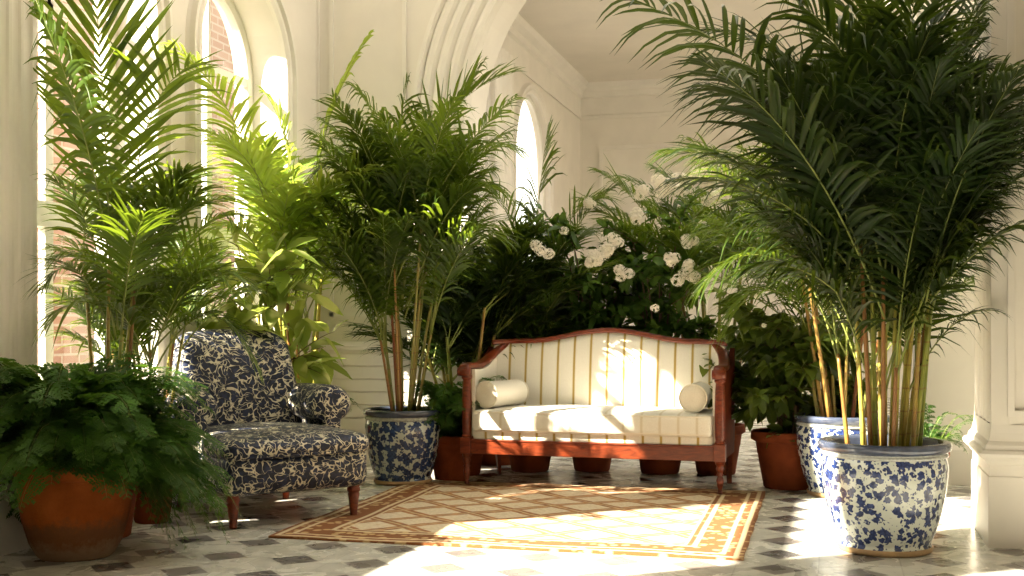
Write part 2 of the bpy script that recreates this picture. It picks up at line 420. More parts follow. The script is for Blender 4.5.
def arch_wall(mb, u0, u1, H, ops, mp, T, mi=0, seg=28):
    """ops: (centre, half width, sill, spring); mp(u, z, t) -> world"""
    def quad(pts): mb.add([mp(*p) for p in pts], [(0, 1, 2, 3)], mi)
    for t in (0, T):
        u = u0
        for c, r, s, p in sorted(ops):
            quad([(u,0,t),(c-r,0,t),(c-r,H,t),(u,H,t)])
            if s > 0: quad([(c-r,0,t),(c+r,0,t),(c+r,s,t),(c-r,s,t)])
            for k in range(seg):
                a, b = PI - PI*k/seg, PI - PI*(k+1)/seg
                ua, za, ub, zb = c+r*math.cos(a), p+r*math.sin(a), c+r*math.cos(b), p+r*math.sin(b)
                quad([(ua,za,t),(ub,zb,t),(ub,H,t),(ua,H,t)])
            u = c+r
        quad([(u,0,t),(u1,0,t),(u1,H,t),(u,H,t)])
    for c, r, s, p in ops:
        path = [(c-r, s), (c-r, p)] + [(c+r*math.cos(PI-PI*k/seg), p+r*math.sin(PI-PI*k/seg)) for k in range(1, seg)] + [(c+r, p), (c+r, s)]
        if s > 0: path.append((c-r, s))
        for (ua, za), (ub, zb) in zip(path[:-1], path[1:]): quad([(ua,za,0),(ua,za,T),(ub,zb,T),(ub,zb,0)])
    quad([(u0,H,0),(u1,H,0),(u1,H,T),(u0,H,T)])
    for u in (u0, u1): quad([(u,0,0),(u,H,0),(u,H,T),(u,0,T)])
def arch_trim(mb, c, r, z0, spring, prof, mp, seg=36, mi=0, both=True):
    """sweep profile (offset outward, projection) up the jambs and round the arch"""
    st = [(-1, 0, z0), (-1, 0, spring)] + [(math.cos(PI-PI*k/seg), math.sin(PI-PI*k/seg), None) for k in range(1, seg)] + [(1, 0, spring), (1, 0, z0)]
    P = []
    for ca, sa, z in st:
        row = []
        for off, pr in prof:
            if z is not None: row.append(mp(c + ca*(r+off), z, -pr))
            else: row.append(mp(c + ca*(r+off), spring + sa*(r+off), -pr))
        P.append(row)
    ngrid(mb, P, mi)

mpL = lambda u, z, t: (XL - t, u, z)
mpB = lambda u, z, t: (u, YB + t, z)
WS, WR, SP = .45, .62, 2.86
wins = [7.46, 5.71]
left_ops = [(7.46, WR, WS, SP), (5.71, WR, WS, SP), (3.50, 1.15, 1.6, 4.1), (1.1, .8, 1.6, 4.3)]  # last two windows are out of view, shaped to throw sun on the floor
mb = MB(); arch_wall(mb, -3, YB, CE, left_ops, mpL, WT); mb.build('wall_left', M['wall'], smooth=False, kind='structure')
CA, RA, SPA = -1.06, 1.60, 2.63
mb = MB(); arch_wall(mb, -4.31, 6.5, CE, [(CA, RA, 0, SPA)], mpB, WT, seg=48); mb.build('wall_back', M['wall'], smooth=False, kind='structure')
mb = MB(); box(mb, -4.31, 3.9, -3.3, -3, 0, CE); mb.build('wall_front', M['wall'], smooth=False, kind='structure')
mb = MB(); box(mb, 3.6, 3.9, -3, YB, 0, CE); mb.build('wall_right', M['wall'], smooth=False, kind='structure')
mb = MB(); box(mb, -4.31, 3.9, -3.3, 6.4, CE, CE+.15); box(mb, -4.31, 3.9, 8.3, YB, CE, CE+.15); box(mb, -4.31, -3.4, 6.4, 8.3, CE, CE+.15); box(mb, 3.0, 3.9, 6.4, 8.3, CE, CE+.15)  # gap is an unseen skylight, added to brighten the arch wall and plant tops
for q in range(5): box(mb, -2.5+q*1.1, -2.44+q*1.1, 6.4, 8.3, CE+.02, CE+.12)
mb.build('ceiling', M['ceil'], smooth=False, kind='structure')

# arched trim round the hall windows and the big opening
wprof = [(0,0),(0,.03),(.03,.045),(.045,.045),(.06,.03),(.085,.03),(.10,.055),(.125,.055),(.135,.02),(.15,.0)]
i = 1
for c, r, s, p in left_ops:
    mb = MB(); arch_trim(mb, c, r, s-.06, p, wprof, mpL); mb.build('trim_%d' % i, M['trim'], kind='structure', smooth=False); i += 1
big = []
for k in range(4):
    o0 = .015 + k*.095
    big += [(o0, .035+.010*k), (o0+.014, .055+.010*k), (o0+.045, .062+.010*k), (o0+.070, .052+.010*k), (o0+.080, .035+.010*k)]
big = [(0, 0)] + big + [(.40, .11), (.43, .11), (.44, 0)]
mb = MB(); arch_trim(mb, CA, RA, 2.48, SPA, big, mpB, 60); mb.build('trim_%d' % i, M['trim'], kind='structure', smooth=False); i += 1

# window sashes: arched frame, mullion, transom, glazing bars and glass
def window(n, c, r, s, p, mp=mpL, bars=True, t0=.26, plain=False):
    root = bpy.data.objects.new('window_%d' % n, None); C.objects.link(root); root['kind'] = 'structure'
    mb = MB(); fw = .06
    prof = [(-fw, -t0-.06), (-fw, -t0), (-.03, -t0+.012), (0, -t0+.012), (0, -t0-.06), (-fw, -t0-.06)]
    arch_trim(mb, c, r, s, p, prof, mp, 36)
    def bar(u0, u1, z0, z1, d0=t0+.002, d1=t0+.045):
        a, b = mp(u0, z0, d0), mp(u1, z1, d1)
        box(mb, min(a[0], b[0]), max(a[0], b[0]), min(a[1], b[1]), max(a[1], b[1]), z0, z1)
    bar(c-r, c+r, s, s+.10)
    tz = 1.62 if bars else 3.2
    bar(c-r, c+r, tz, tz+.14, t0-.02, t0+.06)
    if bars and not plain:
        bar(c-r, c+r, p-.03, p+.03)
        bar(c-.035, c+.035, s, p)
        bar(c-.015, c+.015, p, p+r)
    mb.build('window_frame', M['winframe'], root, smooth=False)
    sm = MB(); a, b = mp(c-r-.05, s-.05, -.06), mp(c+r+.05, s, t0)
    box(sm, min(a[0], b[0]), max(a[0], b[0]), min(a[1], b[1]), max(a[1], b[1]), s-.05, s+.001)
    sm.build('window_sill', M['winframe'], root, smooth=False)
    gl = MB(); pts = [mp(c-r, s, t0+.03)] + [mp(c+r*math.cos(PI-PI*k/30), p+r*math.sin(PI-PI*k/30), t0+.03) for k in range(31)] + [mp(c+r, s, t0+.03)]
    gl.add(pts, [tuple(range(len(pts)))]); gl.build('pane', M['glass'], root, smooth=False)
for k, (c, r, s, p) in enumerate(left_ops): window(k+1, c, r, s, p, bars=k < 2)

# back room through the opening
BYE, BC = 18.7, 4.89
back_ops = [(11.0, .9, .9, 3.1), (15.55, .95, .9, 3.2)]  # first window is hidden by the arch wall, added to light the room
mb = MB(); arch_wall(mb, YB+WT, BYE, BC+.2, back_ops, mpL, .16); mb.build('wall_back_room_left', M['wall'], smooth=False, kind='structure')
mb = MB(); box(mb, -4.31, 6.5, BYE, BYE+.3, 0, BC+.2); mb.build('wall_back_room_end', M['wall'], smooth=False, kind='structure')
mb = MB(); box(mb, 6.2, 6.5, YB+WT, BYE, 0, BC+.2); mb.build('wall_back_room_right', M['wall'], smooth=False, kind='structure')
mb = MB(); box(mb, -3.91, 6.2, YB+WT, 10.0, BC, BC+.2); box(mb, -3.91, 6.2, 12.3, BYE, BC, BC+.2); box(mb, -3.91, -2.6, 10.0, 12.3, BC, BC+.2); box(mb, 5.0, 6.2, 10.0, 12.3, BC, BC+.2); mb.build('ceiling_back_room', M['ceil'], smooth=False, kind='structure')  # unseen roof opening left here, added to brighten the back room
for k, (c, r, s, p) in enumerate(back_ops):
    window(len(left_ops)+k+1, c, r, s, p, bars=True, t0=.06, plain=c > 12)
    mb = MB(); arch_trim(mb, c, r, s-.06, p, wprof, mpL); mb.build('trim_%d' % i, M['trim'], kind='structure', smooth=False); i += 1
# cornice of the back room (two runs), picture rail and panel mouldings
cprof = [(.004, -.55), (.025, -.55), (.025, -.50), (.006, -.49), (.006, -.22), (.05, -.20), (.06, -.12), (.14, -.07), (.17, 0)]
mb = MB(); ngrid(mb, [[(XL+d, y, BC+h) for d, h in cprof] for y in (YB+WT, BYE-.0)])
ngrid(mb, [[(x, BYE-d, BC+h) for d, h in cprof] for x in (XL, 6.2)]); mb.build('trim_%d' % i, M['trim'], kind='structure', smooth=False); i += 1
mb = MB()
for x0, x1 in ((-3.6, -1.9), (-1.6, .4), (.7, 2.6)):
    for z0, z1 in ((.9, 3.9),):
        for a, b, c_, d in ((x0+.05, x1-.05, z0, z0+.05), (x0+.05, x1-.05, z1-.05, z1), (x0, x0+.05, z0, z1), (x1-.05, x1, z0, z1)): box(mb, a, b, BYE-.03, BYE-.001, c_, d)
mb.build('trim_%d' % i, M['trim'], kind='structure', smooth=False); i += 1
# wainscot and baseboard on the arch wall, both sides of the opening
def wains(x0, x1):
    mb = MB()
    box(mb, x0, x1, YB-.035, YB+.01, 0, .17); box(mb, x0, x1, YB-.05, YB+.01, .17, .20); box(mb, x0, x1, YB-.025, YB+.01, .20, .215)
    box(mb, x0, x1, YB-.045, YB+.01, .92, .96); box(mb, x0, x1, YB-.03, YB+.01, .89, .92)
    for k in range(6): box(mb, x0+.04, x1-.04, YB-.018, YB+.01, .27+k*.10, .36+k*.10)
    return mb
wains(XL, CA-RA-.44).build('baseboard_back', M['trim'], kind='structure', smooth=False, bevel=.004)
mb = MB(); x0, x1 = .99, 3.5
box(mb, x0, x1, YB-.04, YB+.01, 0, .17); box(mb, x0, x1, YB-.06, YB+.01, .17, .20); box(mb, x0, x1, YB-.03, YB+.01, .20, .225)
for a, b in ((1.08, 1.75), (1.9, 2.6)):
    for p in ((a, b, .34, .38), (a, b, 2.7, 2.74), (a, a+.04, .34, 2.74), (b-.04, b, .34, 2.74)): box(mb, p[0], p[1], YB-.03, YB+.01, p[2], p[3])
mb.build('baseboard_right', M['trim'], kind='structure', smooth=False, bevel=.004)
# picture panel and corner bead on the wall left of the arch
mb = MB()
for p in ((-3.80, -3.17, 1.15, 1.18), (-3.80, -3.77, 1.15, 4.2), (-3.2, -3.17, 1.15, 4.2)): box(mb, p[0], p[1], YB-.02, YB+.01, p[2], p[3])
box(mb, XL, XL+.02, YB-.02, YB, 0, CE)
mb.build('trim_%d' % i, M['trim'], kind='structure', smooth=False); i += 1
# brick wing seen through the hall windows
mb = MB(); box(mb, -7.2, -6.8, 6.6, 14.5, -.12, 7.5); mb.build('wall_brick_courtyard', M['brick'], smooth=False, kind='structure')
mb = MB()
for y in (10.6, 13.2): box(mb, -6.81, -6.74, y-.25, y+.25, 1.0, 3.4)
mb.build('trim_%d' % i, M['winframe'], kind='structure', smooth=False); i += 1

# pilasters
def fluted(mb, x0, x1, y0, y1, z0, z1, nf, nd, depth=.014):
    """rectangular shaft with flutes on the front (-y) and on the side facing the room"""
    pts = []
    def side(a, b, n, nrm):
        a, b, nrm = Vector(a), Vector(b), Vector(nrm); Ld = (b-a).length; w = Ld/(n+.5)
        out = [a]
        for k in range(n):
            s = w*.25 + k*w + w*.12; e = s + w*.76
            for q in range(7):
                t = q/6; u = s + (e-s)*t
                out.append(a + (b-a)*(u/Ld) - nrm*depth*math.sin(PI*t)**.6)
        return out
    pts += side((x0, y0), (x1, y0), nf, (0, -1)) + side((x1, y0), (x1, y1), nd, (1, 0)) + side((x1, y1), (x0, y1), 1, (0, 1)) + side((x0, y1), (x0, y0), nd, (-1, 0))
    ngrid(mb, [[(p.x, p.y, z) for p in pts] for z in (z0, z1)], closed_v=True)
def rings(mb, x0, x1, y0, y1, prof):
    P = [[(x0-o, y0-o, z), (x1+o, y0-o, z), (x1+o, y1+o, z), (x0-o, y1+o, z)] for o, z in prof]
    ngrid(mb, P, closed_v=True)
pedestal = [(.014, 0), (.014, .345), (.008, .35), (.008, .40), (.020, .41), (.030, .43), (.052, .445), (.056, .46), (.046, .475), (.030, .48), (.028, .50), (.012, .52), (.004, .56), (.0, .60)]
def arcp(base): return base
mb = MB(); box(mb, XL-.05, -3.83, 4.76, 5.02, 0, CE); fluted(mb, -4.0, -3.785, 4.78, 5.085, .5, CE, 3, 3)
rings(mb, -4.0, -3.785, 4.78, 5.08, [(o*.35, z) for o, z in pedestal]); mb.build('pillar_left', M['trim'], kind='structure', smooth=False)
mb = MB(); fluted(mb, .735, 1.75, 6.26, 6.99, .60, CE, 4, 4, .012)
rings(mb, .735, 1.75, 6.26, 6.99, pedestal)
for p in ((.84, 1.62, .64, .67), (.81, .84, .64, 3.2), (1.62, 1.65, .64, 3.2), (.84, 1.62, 3.17, 3.2)): box(mb, p[0], p[1], 6.245, 6.3, p[2], p[3])
mb.build('pillar_right', M['trim'], kind='structure', smooth=False)

mb = MB(); fluted(mb, -4.0, -3.72, 13.1, 13.9, 0, 4.30, 3, 4, .02); mb.build('pillar_back_room', M['trim'], kind='structure', smooth=False)
for x0, x1 in ((CA-RA-.40, CA-RA-.005), (CA+RA+.005, CA+RA+.40)):
    mb = MB(); rings(mb, x0, x1, YB-.045, YB+.02, [(.02, 0), (.02, .24), (.0, .27), (.0, 2.28), (.012, 2.29), (.012, 2.31), (.0, 2.32), (.0, 2.40), (.02, 2.41), (.03, 2.46), (.02, 2.47), (0, 2.48)])
    mb.build('pillar_arch', M['trim'], kind='structure', smooth=False)

# ------------------------------------------------------------------ rug
RC = Vector((-1.61, 6.74, 0)); RW, RD = 1.19, 1.15
rg = MB(); nx, ny = 110, 110
rng = random.Random(5)
def rz(x, y):
    return .012 + .0025*math.sin(x*7+y*3) + .002*math.sin(y*9-x*2)
top = [[(x*RW + .002*math.sin(y*17), y*RD + .002*math.sin(x*21), rz(x*RW, y*RD)) for y in np.linspace(-1, 1, ny)] for x in np.linspace(-1, 1, nx)]
ngrid(rg, top)
edge = [top[i_][0] for i_ in range(nx)] + [top[-1][j] for j in range(ny)] + [top[i_][-1] for i_ in range(nx-1, -1, -1)] + [top[0][j] for j in range(ny-1, -1, -1)]
ngrid(rg, [edge, [(p[0], p[1], .001) for p in edge]], closed_v=True)
rug = rg.build('rug', rugm(RW, RD)); rug.location = RC; rug.rotation_euler.z = math.radians(0.6)
tag(rug, 'cream rug with rust diamond lattice and striped border on marble floor', 'rug')

# ------------------------------------------------------------------ pots
def pot_blue(root, loc, R, H, g='glaze', sauc=True):
    """rim radius R, height H, parts under root"""
    b = R*.66
    prof = [(b*.2, .022), (b, .022), (R*.70, .05), (R*.775, H*.2), (R*.86, H*.38), (R*.925, H*.58), (R*.95, H*.76), (R*.92, H*.86)]
    # smooth the profile
    pr = []
    for k in range(1, len(prof)-1):
        p0, p1, p2 = prof[k-1], prof[k], prof[k+1]
        p3 = prof[min(k+2, len(prof)-1)]
        for q in range(5):
            t = q/5
            f = lambda a, b_, c, d: .5*((2*b_) + (-a+c)*t + (2*a-5*b_+4*c-d)*t*t + (-a+3*b_-3*c+d)*t**3)
            pr.append((f(p0[0], p1[0], p2[0], p3[0]), f(p0[1], p1[1], p2[1], p3[1])))
    pr = [prof[0]] + pr + [prof[-1]]
    mb = MB(); lathe(mb, pr, seg=64); mb.build('pot', M[g], root)
    rim = MB(); z = H*.86
    lathe(rim, [(R*.92, z), (R*.95, z+.004), (R*.955, z+.014), (R*.93, z+.018), (R*.94, z+.024)], seg=64, mi=1)
    lathe(rim, [(R*.94, z+.024), (R*.99, z+.034), (R*1.0, H-.014), (R*.98, H-.003), (R*.94, H), (R*.88, H-.003), (R*.86, H-.02), (R*.85, H-.12)], seg=64)
    rim.build('rim', [M['glaze_rim'], M['glaze_band']], root)
    so = MB(); lathe(so, [(0.001, H-.055), (R*.4, H-.045), (R*.86, H-.055)], seg=32); so.build('soil', M['soil'], root)
    if sauc:
        sa = MB(); lathe(sa, [(0.001, 0), (b*1.02, 0), (b*1.09, .008), (b*1.11, .028), (b*1.06, .032), (b*1.0, .02), (0.001, .02)], seg=56); sa.build('saucer', M['saucer'], root)
def pot_terra(root, R, H, m='terra_plain', bulge=False):
    if bulge: prof = [(.001, 0), (R*.62, 0), (R*.68, .015), (R*.80, H*.16), (R*.93, H*.42), (R*.985, H*.62), (R, H*.78), (R*.985, H*.86)]
    else: prof = [(.001, 0), (R*.66, 0), (R*.70, .01), (R*.93, H*.82)]
    mb = MB(); lathe(mb, prof, seg=56); mb.build('pot', M[m], root)
    rm = MB(); z = prof[-1][1]
    lathe(rm, [(prof[-1][0]*.98, z-.004), (prof[-1][0]*1.04, z), (R*1.06, z+.012), (R*1.06, H-.008), (R*1.03, H), (R*.95, H), (R*.92, H-.01), (R*.88, H*.6)], seg=56); rm.build('rim', M[m], root)
    so = MB(); lathe(so, [(0.001, H-.045), (R*.91, H-.055)], seg=24); so.build('soil', M['soil'], root)

# ------------------------------------------------------------------ fronds
def bez(P, t):
    P = [np.array(p, float) for p in P]; t = t[:, None]
    if len(P) == 3: return (1-t)**2*P[0] + 2*(1-t)*t*P[1] + t*t*P[2]
    return (1-t)**3*P[0] + 3*(1-t)**2*t*P[1] + 3*(1-t)*t*t*P[2] + t**3*P[3]
def unit(a): return a/np.maximum(np.linalg.norm(a, axis=-1, keepdims=True), 1e-9)
def frond(P, rng, n=38, ll=.36, lw=.012, bare=.25, vee=.5, droop=.35, rr=.006, lean=(1.15, .45), roll=.25):
    """pinnate palm frond along bezier P -> MB (0 leaflets, 1 rachis)"""
    mb = MB()
    ts = np.linspace(0, 1, 15); cv = bez(P, ts)
    tube(mb, cv, [rr*(1-.85*t) for t in ts], 5, 1)
    length = np.sum(np.linalg.norm(np.diff(cv, axis=0), axis=1))
    K = np.array([0, .12, .3, .55, .8, 1.0]); WK = np.array([.35, .8, 1.0, .85, .5, .0])
    for side in (-1, 1):
        t = np.linspace(bare, .985, n) + rng.normal(0, .004, n); t = np.clip(t, 0, .995)
        p = bez(P, t); T = unit(bez(P, np.clip(t+.01, 0, 1)) - bez(P, np.clip(t-.01, 0, 1)))
        up = np.array([0, 0, 1.0]); S = np.cross(T, up)
        S = np.where(np.linalg.norm(S, axis=1, keepdims=True) < .15, np.cross(T, unit(np.array(P[-1], float)-np.array(P[0], float)+[1e-3, 0, 0])[None, :]*-1+[0, 0, 1e-3]), S)
        S = unit(S); Nn = unit(np.cross(S, T))
        q = (t-bare)/(1-bare)
        ln = ll*(np.sin(PI*np.clip(q*.86+.14, 0, 1))**.55)*(1+rng.normal(0, .06, n)); ln = np.maximum(ln, ll*.18)
        ph = lean[0] + (lean[1]-lean[0])*q + rng.normal(0, .06, n)
        vv = vee*(1-.3*q) + rng.normal(0, .12, n)
        D = T*np.cos(ph)[:, None] + (S*side*np.cos(vv)[:, None] + Nn*np.sin(vv)[:, None])*np.sin(ph)[:, None]
        dr = droop*(1+rng.normal(0, .3, n))
        W = unit(np.cross(D, Nn)); B = unit(np.cross(W, D))
        ro = rng.normal(0, roll, n)[:, None]; W2 = W*np.cos(ro)+B*np.sin(ro); B2 = -W*np.sin(ro)+B*np.cos(ro)
        for k in range(n):
            c = p[k] + D[k]*(K*ln[k])[:, None] + np.array([0, 0, -1.0])*(dr[k]*ln[k]*K**2.2)[:, None]
            wd = (WK*lw*(.5+.35*min(1, ln[k]/ll)))[:, None]
            l = c + W2[k]*wd + B2[k]*wd*.35; r_ = c - W2[k]*wd + B2[k]*wd*.35
            V = np.concatenate([c, l[:-1], r_[:-1]]); m_ = len(K); fs = []
            for j in range(m_-2):
                fs.append((j, j+1, m_+j+1, m_+j)); fs.append((j+1, j, 2*m_-1+j, 2*m_-1+j+1))
            fs.append((m_-2, m_-1, 2*m_-2)); fs.append((m_-1, m_-2, 3*m_-3))
            mb.add(V, fs, 0)
    return mb

def palm(name, label, base, canes, leaf, pot, seed, key=(), cane='cane', group=None, cat='palm', spread=.16, rimh=.45,
         hr=(.9, 1.7), fl=(.8, 1.1), nf=4, elev=(55, 80), arch=.55, kw=None, azf=None, lean=.18, cr=.013, extra=0, pull=(0, 0), front=None):
    """canes: number; key: fronds given by world bezier control points"""
    rg_ = np.random.default_rng(seed); root = thing(name, label, cat, base, 0, group)
    pot(root); B = np.array(base, float); kw = kw or {}
    def addf(P, **k2):
        kk = dict(kw); kk.update(k2)
        frond(P, rg_, **kk).build('frond', [M[leaf], M['rachis']], root, off=base)
    tops = []
    for k in range(canes):
        a = rg_.uniform(0, 2*PI) if azf is None else azf(k, rg_)
        r0 = spread*math.sqrt(rg_.uniform(.02, 1)); h = rg_.uniform(*hr)
        le = lean*(.4 + r0/spread)*rg_.uniform(.5, 1.3)
        p0 = B + [math.cos(a)*r0, math.sin(a)*r0, rimh-.07]
        d = np.array([math.cos(a)*le*h + pull[0]*h, math.sin(a)*le*h + pull[1]*h, h])
        p1 = p0 + d*.5 + [0, 0, .05*h]; p2 = p0 + d
        pts = bez([p0, p1, p2], np.linspace(0, 1, 9))
        mb = MB(); tube(mb, pts, [cr*(1.15-.35*t) for t in np.linspace(0, 1, 9)], 8); mb.build('stem', M[cane], root, off=base)
        tops.append((pts[-1], unit(pts[-1]-pts[-3]), a))
    for (tp, td, a) in tops:
        for j in range(nf):
            az = a + rg_.normal(0, 1.1) + (j % 2)*PI*.35
            el = math.radians(rg_.uniform(*elev)); l = rg_.uniform(*fl)
            hd = np.array([math.cos(az), math.sin(az), 0])
            p0 = tp - td*rg_.uniform(0, .12)
            d0 = hd*math.cos(el) + np.array([0, 0, 1])*math.sin(el)
            p1 = p0 + d0*l*.55
            p2 = p0 + hd*l*(math.cos(el)+arch*.55) + np.array([0, 0, 1])*l*(math.sin(el)-arch*.35)
            # keep off the walls
            for q in (p1, p2):
                q[0] = max(q[0], XL+.06)
                if front: q[1] = max(q[1], front)
            addf([p0, p1, p2])
    for kf in key:
        P = kf[0]; k2 = kf[1] if len(kf) > 1 else {}
        addf([tuple(q) for q in P], **k2)
    return root

# ------------------------------------------------------------------ palms
g = lambda px, z: tuple(cw(px, z, 0))
def K(*pts, **k): return ([cp(*p) for p in pts], k)
terra = lambda R, H: (lambda root: pot_terra(root, R, H))
blue = lambda R, H, m='glaze': (lambda root: pot_blue(root, None, R, H, m))

# big palm in the near blue and white pot
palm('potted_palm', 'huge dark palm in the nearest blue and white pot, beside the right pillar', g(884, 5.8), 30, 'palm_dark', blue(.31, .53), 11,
     cane='cane', spread=.18, rimh=.53, hr=(.30, 1.15), fl=(.9, 1.5), nf=2, elev=(70, 92), lean=.10, cr=.0102, arch=.38,
     kw=dict(n=38, ll=.54, lw=.0125, bare=.24, vee=.35, droop=.55, rr=.006, lean=(1.0, .35)),
     key=[K((885,330,5.8),(855,190,5.7),(800,50,5.5),(615,-5,5.3), ll=.66, n=36, lw=.020, droop=.45, lean=(1.3,.7)),
          K((885,320,5.8),(865,190,5.8),(830,60,5.9),(760,-80,5.9), ll=.66, n=34, lw=.021),
          K((885,320,5.6),(845,210,5.4),(790,110,5.2),(700,60,5.0), ll=.58, n=32, lw=.018, droop=.5),
          K((900,320,5.8),(905,200,5.7),(930,70,5.6),(990,0,5.5), ll=.5),
          K((905,320,5.8),(915,160,6.0),(935,20,6.1),(960,-90,6.2), ll=.55),
          K((905,330,5.8),(930,285,5.75),(965,215,5.7),(1035,165,5.6), ll=.42, n=34),
          K((905,340,5.8),(935,290,5.6),(975,240,5.5),(1040,215,5.4), ll=.35, n=30),
          K((880,320,5.8),(840,240,5.6),(780,170,5.4),(670,180,5.3), ll=.42, droop=.5),
          K((880,330,5.8),(830,230,5.9),(770,150,5.9),(665,150,5.9), ll=.48, droop=.5),
          K((895,330,5.8),(885,160,5.9),(860,10,6.1),(830,-90,6.3), ll=.58),
          K((900,320,5.8),(940,200,5.8),(985,110,5.9),(1015,130,5.9), ll=.40),
          K((885,320,5.8),(850,230,5.5),(820,130,5.3),(770,60,5.2), ll=.5),
          K((895,320,5.8),(885,200,5.4),(900,90,5.2),(930,30,5.1), ll=.45),
          K((892,330,5.8),(880,220,5.6),(870,120,5.4),(865,20,5.3), ll=.5),
          K((875,340,5.8),(845,290,5.7),(800,250,5.6),(745,270,5.6), ll=.33),
          K((905,400,5.8),(925,350,5.8),(960,300,5.8),(1000,312,5.8), ll=.2, n=14, lw=.008),
          K((905,300,5.8),(930,180,5.9),(960,60,6.1),(990,-40,6.2), ll=.45),
          K((890,300,5.8),(870,130,6.1),(800,30,6.2),(700,30,6.3), ll=.5),
          K((888,300,5.8),(860,180,5.7),(810,110,5.6),(700,85,5.5), ll=.55, droop=.5, lw=.018, n=34), K((900,300,5.6),(895,150,5.5),(860,50,5.4),(780,-20,5.3), ll=.6, lw=.018, n=34), K((905,300,5.6),(925,190,5.5),(950,100,5.4),(985,70,5.4), ll=.45, lw=.015),
          ])
# palm in the blue and white pot behind it
palm('potted_palm', 'slender green palm in the blue and white pot half hidden behind the big one', g(842, 7.65), 14, 'palm', blue(.30, .515), 12,
     cane='cane_red', spread=.15, rimh=.51, hr=(.4, 1.0), fl=(.9, 1.3), nf=3, elev=(50, 82), lean=.18, cr=.012,
     kw=dict(n=26, ll=.38, lw=.0105, droop=.6, lean=(1.0, .35)),
     key=[K((835,330,7.6),(810,260,7.5),(770,210,7.4),(690,235,7.3)), K((835,320,7.6),(800,200,7.7),(760,150,7.7),(700,150,7.7)),
          K((838,320,7.6),(790,250,7.3),(745,230,7.2),(700,290,7.1)), K((830,330,7.6),(790,290,7.5),(760,270,7.5),(730,320,7.5))])
# tall palm by the window
wkw = dict(n=34, ll=.36, lw=.010, droop=.32, vee=.4)
palm('potted_palm', 'tall airy palm before the left window, rising behind the fern', g(104, 6.16), 6, 'palm', terra(.19, .40), 13,
     spread=.09, rimh=.40, hr=(.5, 1.2), fl=(.6, .85), nf=1, elev=(60, 84), lean=.10, cr=.010, kw=wkw,
     key=[K((112,300,6.1),(108,200,6.0),(104,90,5.9),(94,-25,5.8), ll=.60, n=26, lw=.017, bare=.3, vee=.12, lean=(.85,.5), droop=.06),
          K((118,330,6.1),(104,180,5.9),(74,90,5.7),(34,-5,5.6), ll=.36, n=34, lw=.018, droop=.8, bare=.35),
          K((125,300,6.2),(130,180,6.2),(142,90,6.1),(190,66,6.0), ll=.56, n=26, lw=.014, droop=.22, lean=(1.3,.75)),
          K((120,330,6.2),(150,240,6.2),(180,190,6.1),(238,200,6.0), ll=.3),
          K((112,340,6.1),(90,270,5.9),(66,245,5.8),(42,290,5.7), ll=.22, n=26, lw=.008),
          K((116,340,6.1),(100,240,6.0),(80,190,5.8),(44,175,5.7), ll=.22, n=20, lw=.009),
          ])
palm('potted_palm', 'bushy low areca palm between the fern and the armchair', g(152, 6.62), 10, 'palm', terra(.135, .34), 14,
     spread=.07, rimh=.34, hr=(.35, .8), fl=(.55, .85), nf=3, elev=(45, 84), lean=.2, cr=.009,
     kw=dict(n=24, ll=.32, lw=.0095, droop=.5, lean=(.9, .35)),
     key=[K((150,360,6.5),(165,280,6.4),(190,210,6.3),(240,215,6.2)), K((150,360,6.5),(150,260,6.3),(160,190,6.1),(185,170,6.0)),
          K((150,360,6.5),(125,290,6.3),(95,240,6.1),(50,260,5.9)), K((150,360,6.5),(120,300,6.2),(80,280,6.0),(44,330,5.9)),
          K((155,370,6.5),(190,300,6.4),(225,290,6.4),(262,380,6.4), ll=.2), K((150,360,6.5),(140,260,6.4),(130,200,6.2),(100,190,6.0)),
          K((150,360,6.5),(175,290,6.2),(205,260,6.1),(245,280,6.1))])
# sunlit palm behind the armchair
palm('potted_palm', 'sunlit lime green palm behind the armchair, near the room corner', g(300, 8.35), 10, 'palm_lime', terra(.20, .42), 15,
     spread=.14, rimh=.42, hr=(.8, 1.5), fl=(.8, 1.1), nf=2, elev=(58, 84), lean=.12, cane='cane', cr=.016, arch=.7,
     kw=dict(n=25, ll=.42, lw=.015, droop=.4, vee=.35, lean=(1.0, .4)),
     key=[K((290,330,8.2),(272,200,8.0),(240,90,7.5),(168,42,7.0), ll=.42, n=36),
          K((300,340,8.2),(312,200,8.3),(315,110,8.3),(372,32,8.3), ll=.3, lw=.03, n=14, lean=(.5, .2), bare=.45),
          K((300,330,8.2),(290,220,8.0),(255,145,7.7),(205,130,7.4), ll=.38),
          K((298,330,8.2),(325,230,8.1),(345,160,8.0),(398,130,8.0), ll=.42, n=24, lw=.018),
          K((295,330,8.2),(300,200,8.2),(290,120,8.2),(262,90,8.2), ll=.36),
          K((300,330,8.2),(330,260,8.0),(350,220,7.9),(380,240,7.9), ll=.34),
          K((290,330,8.2),(262,250,7.9),(245,210,7.7),(215,230,7.5), ll=.30)])
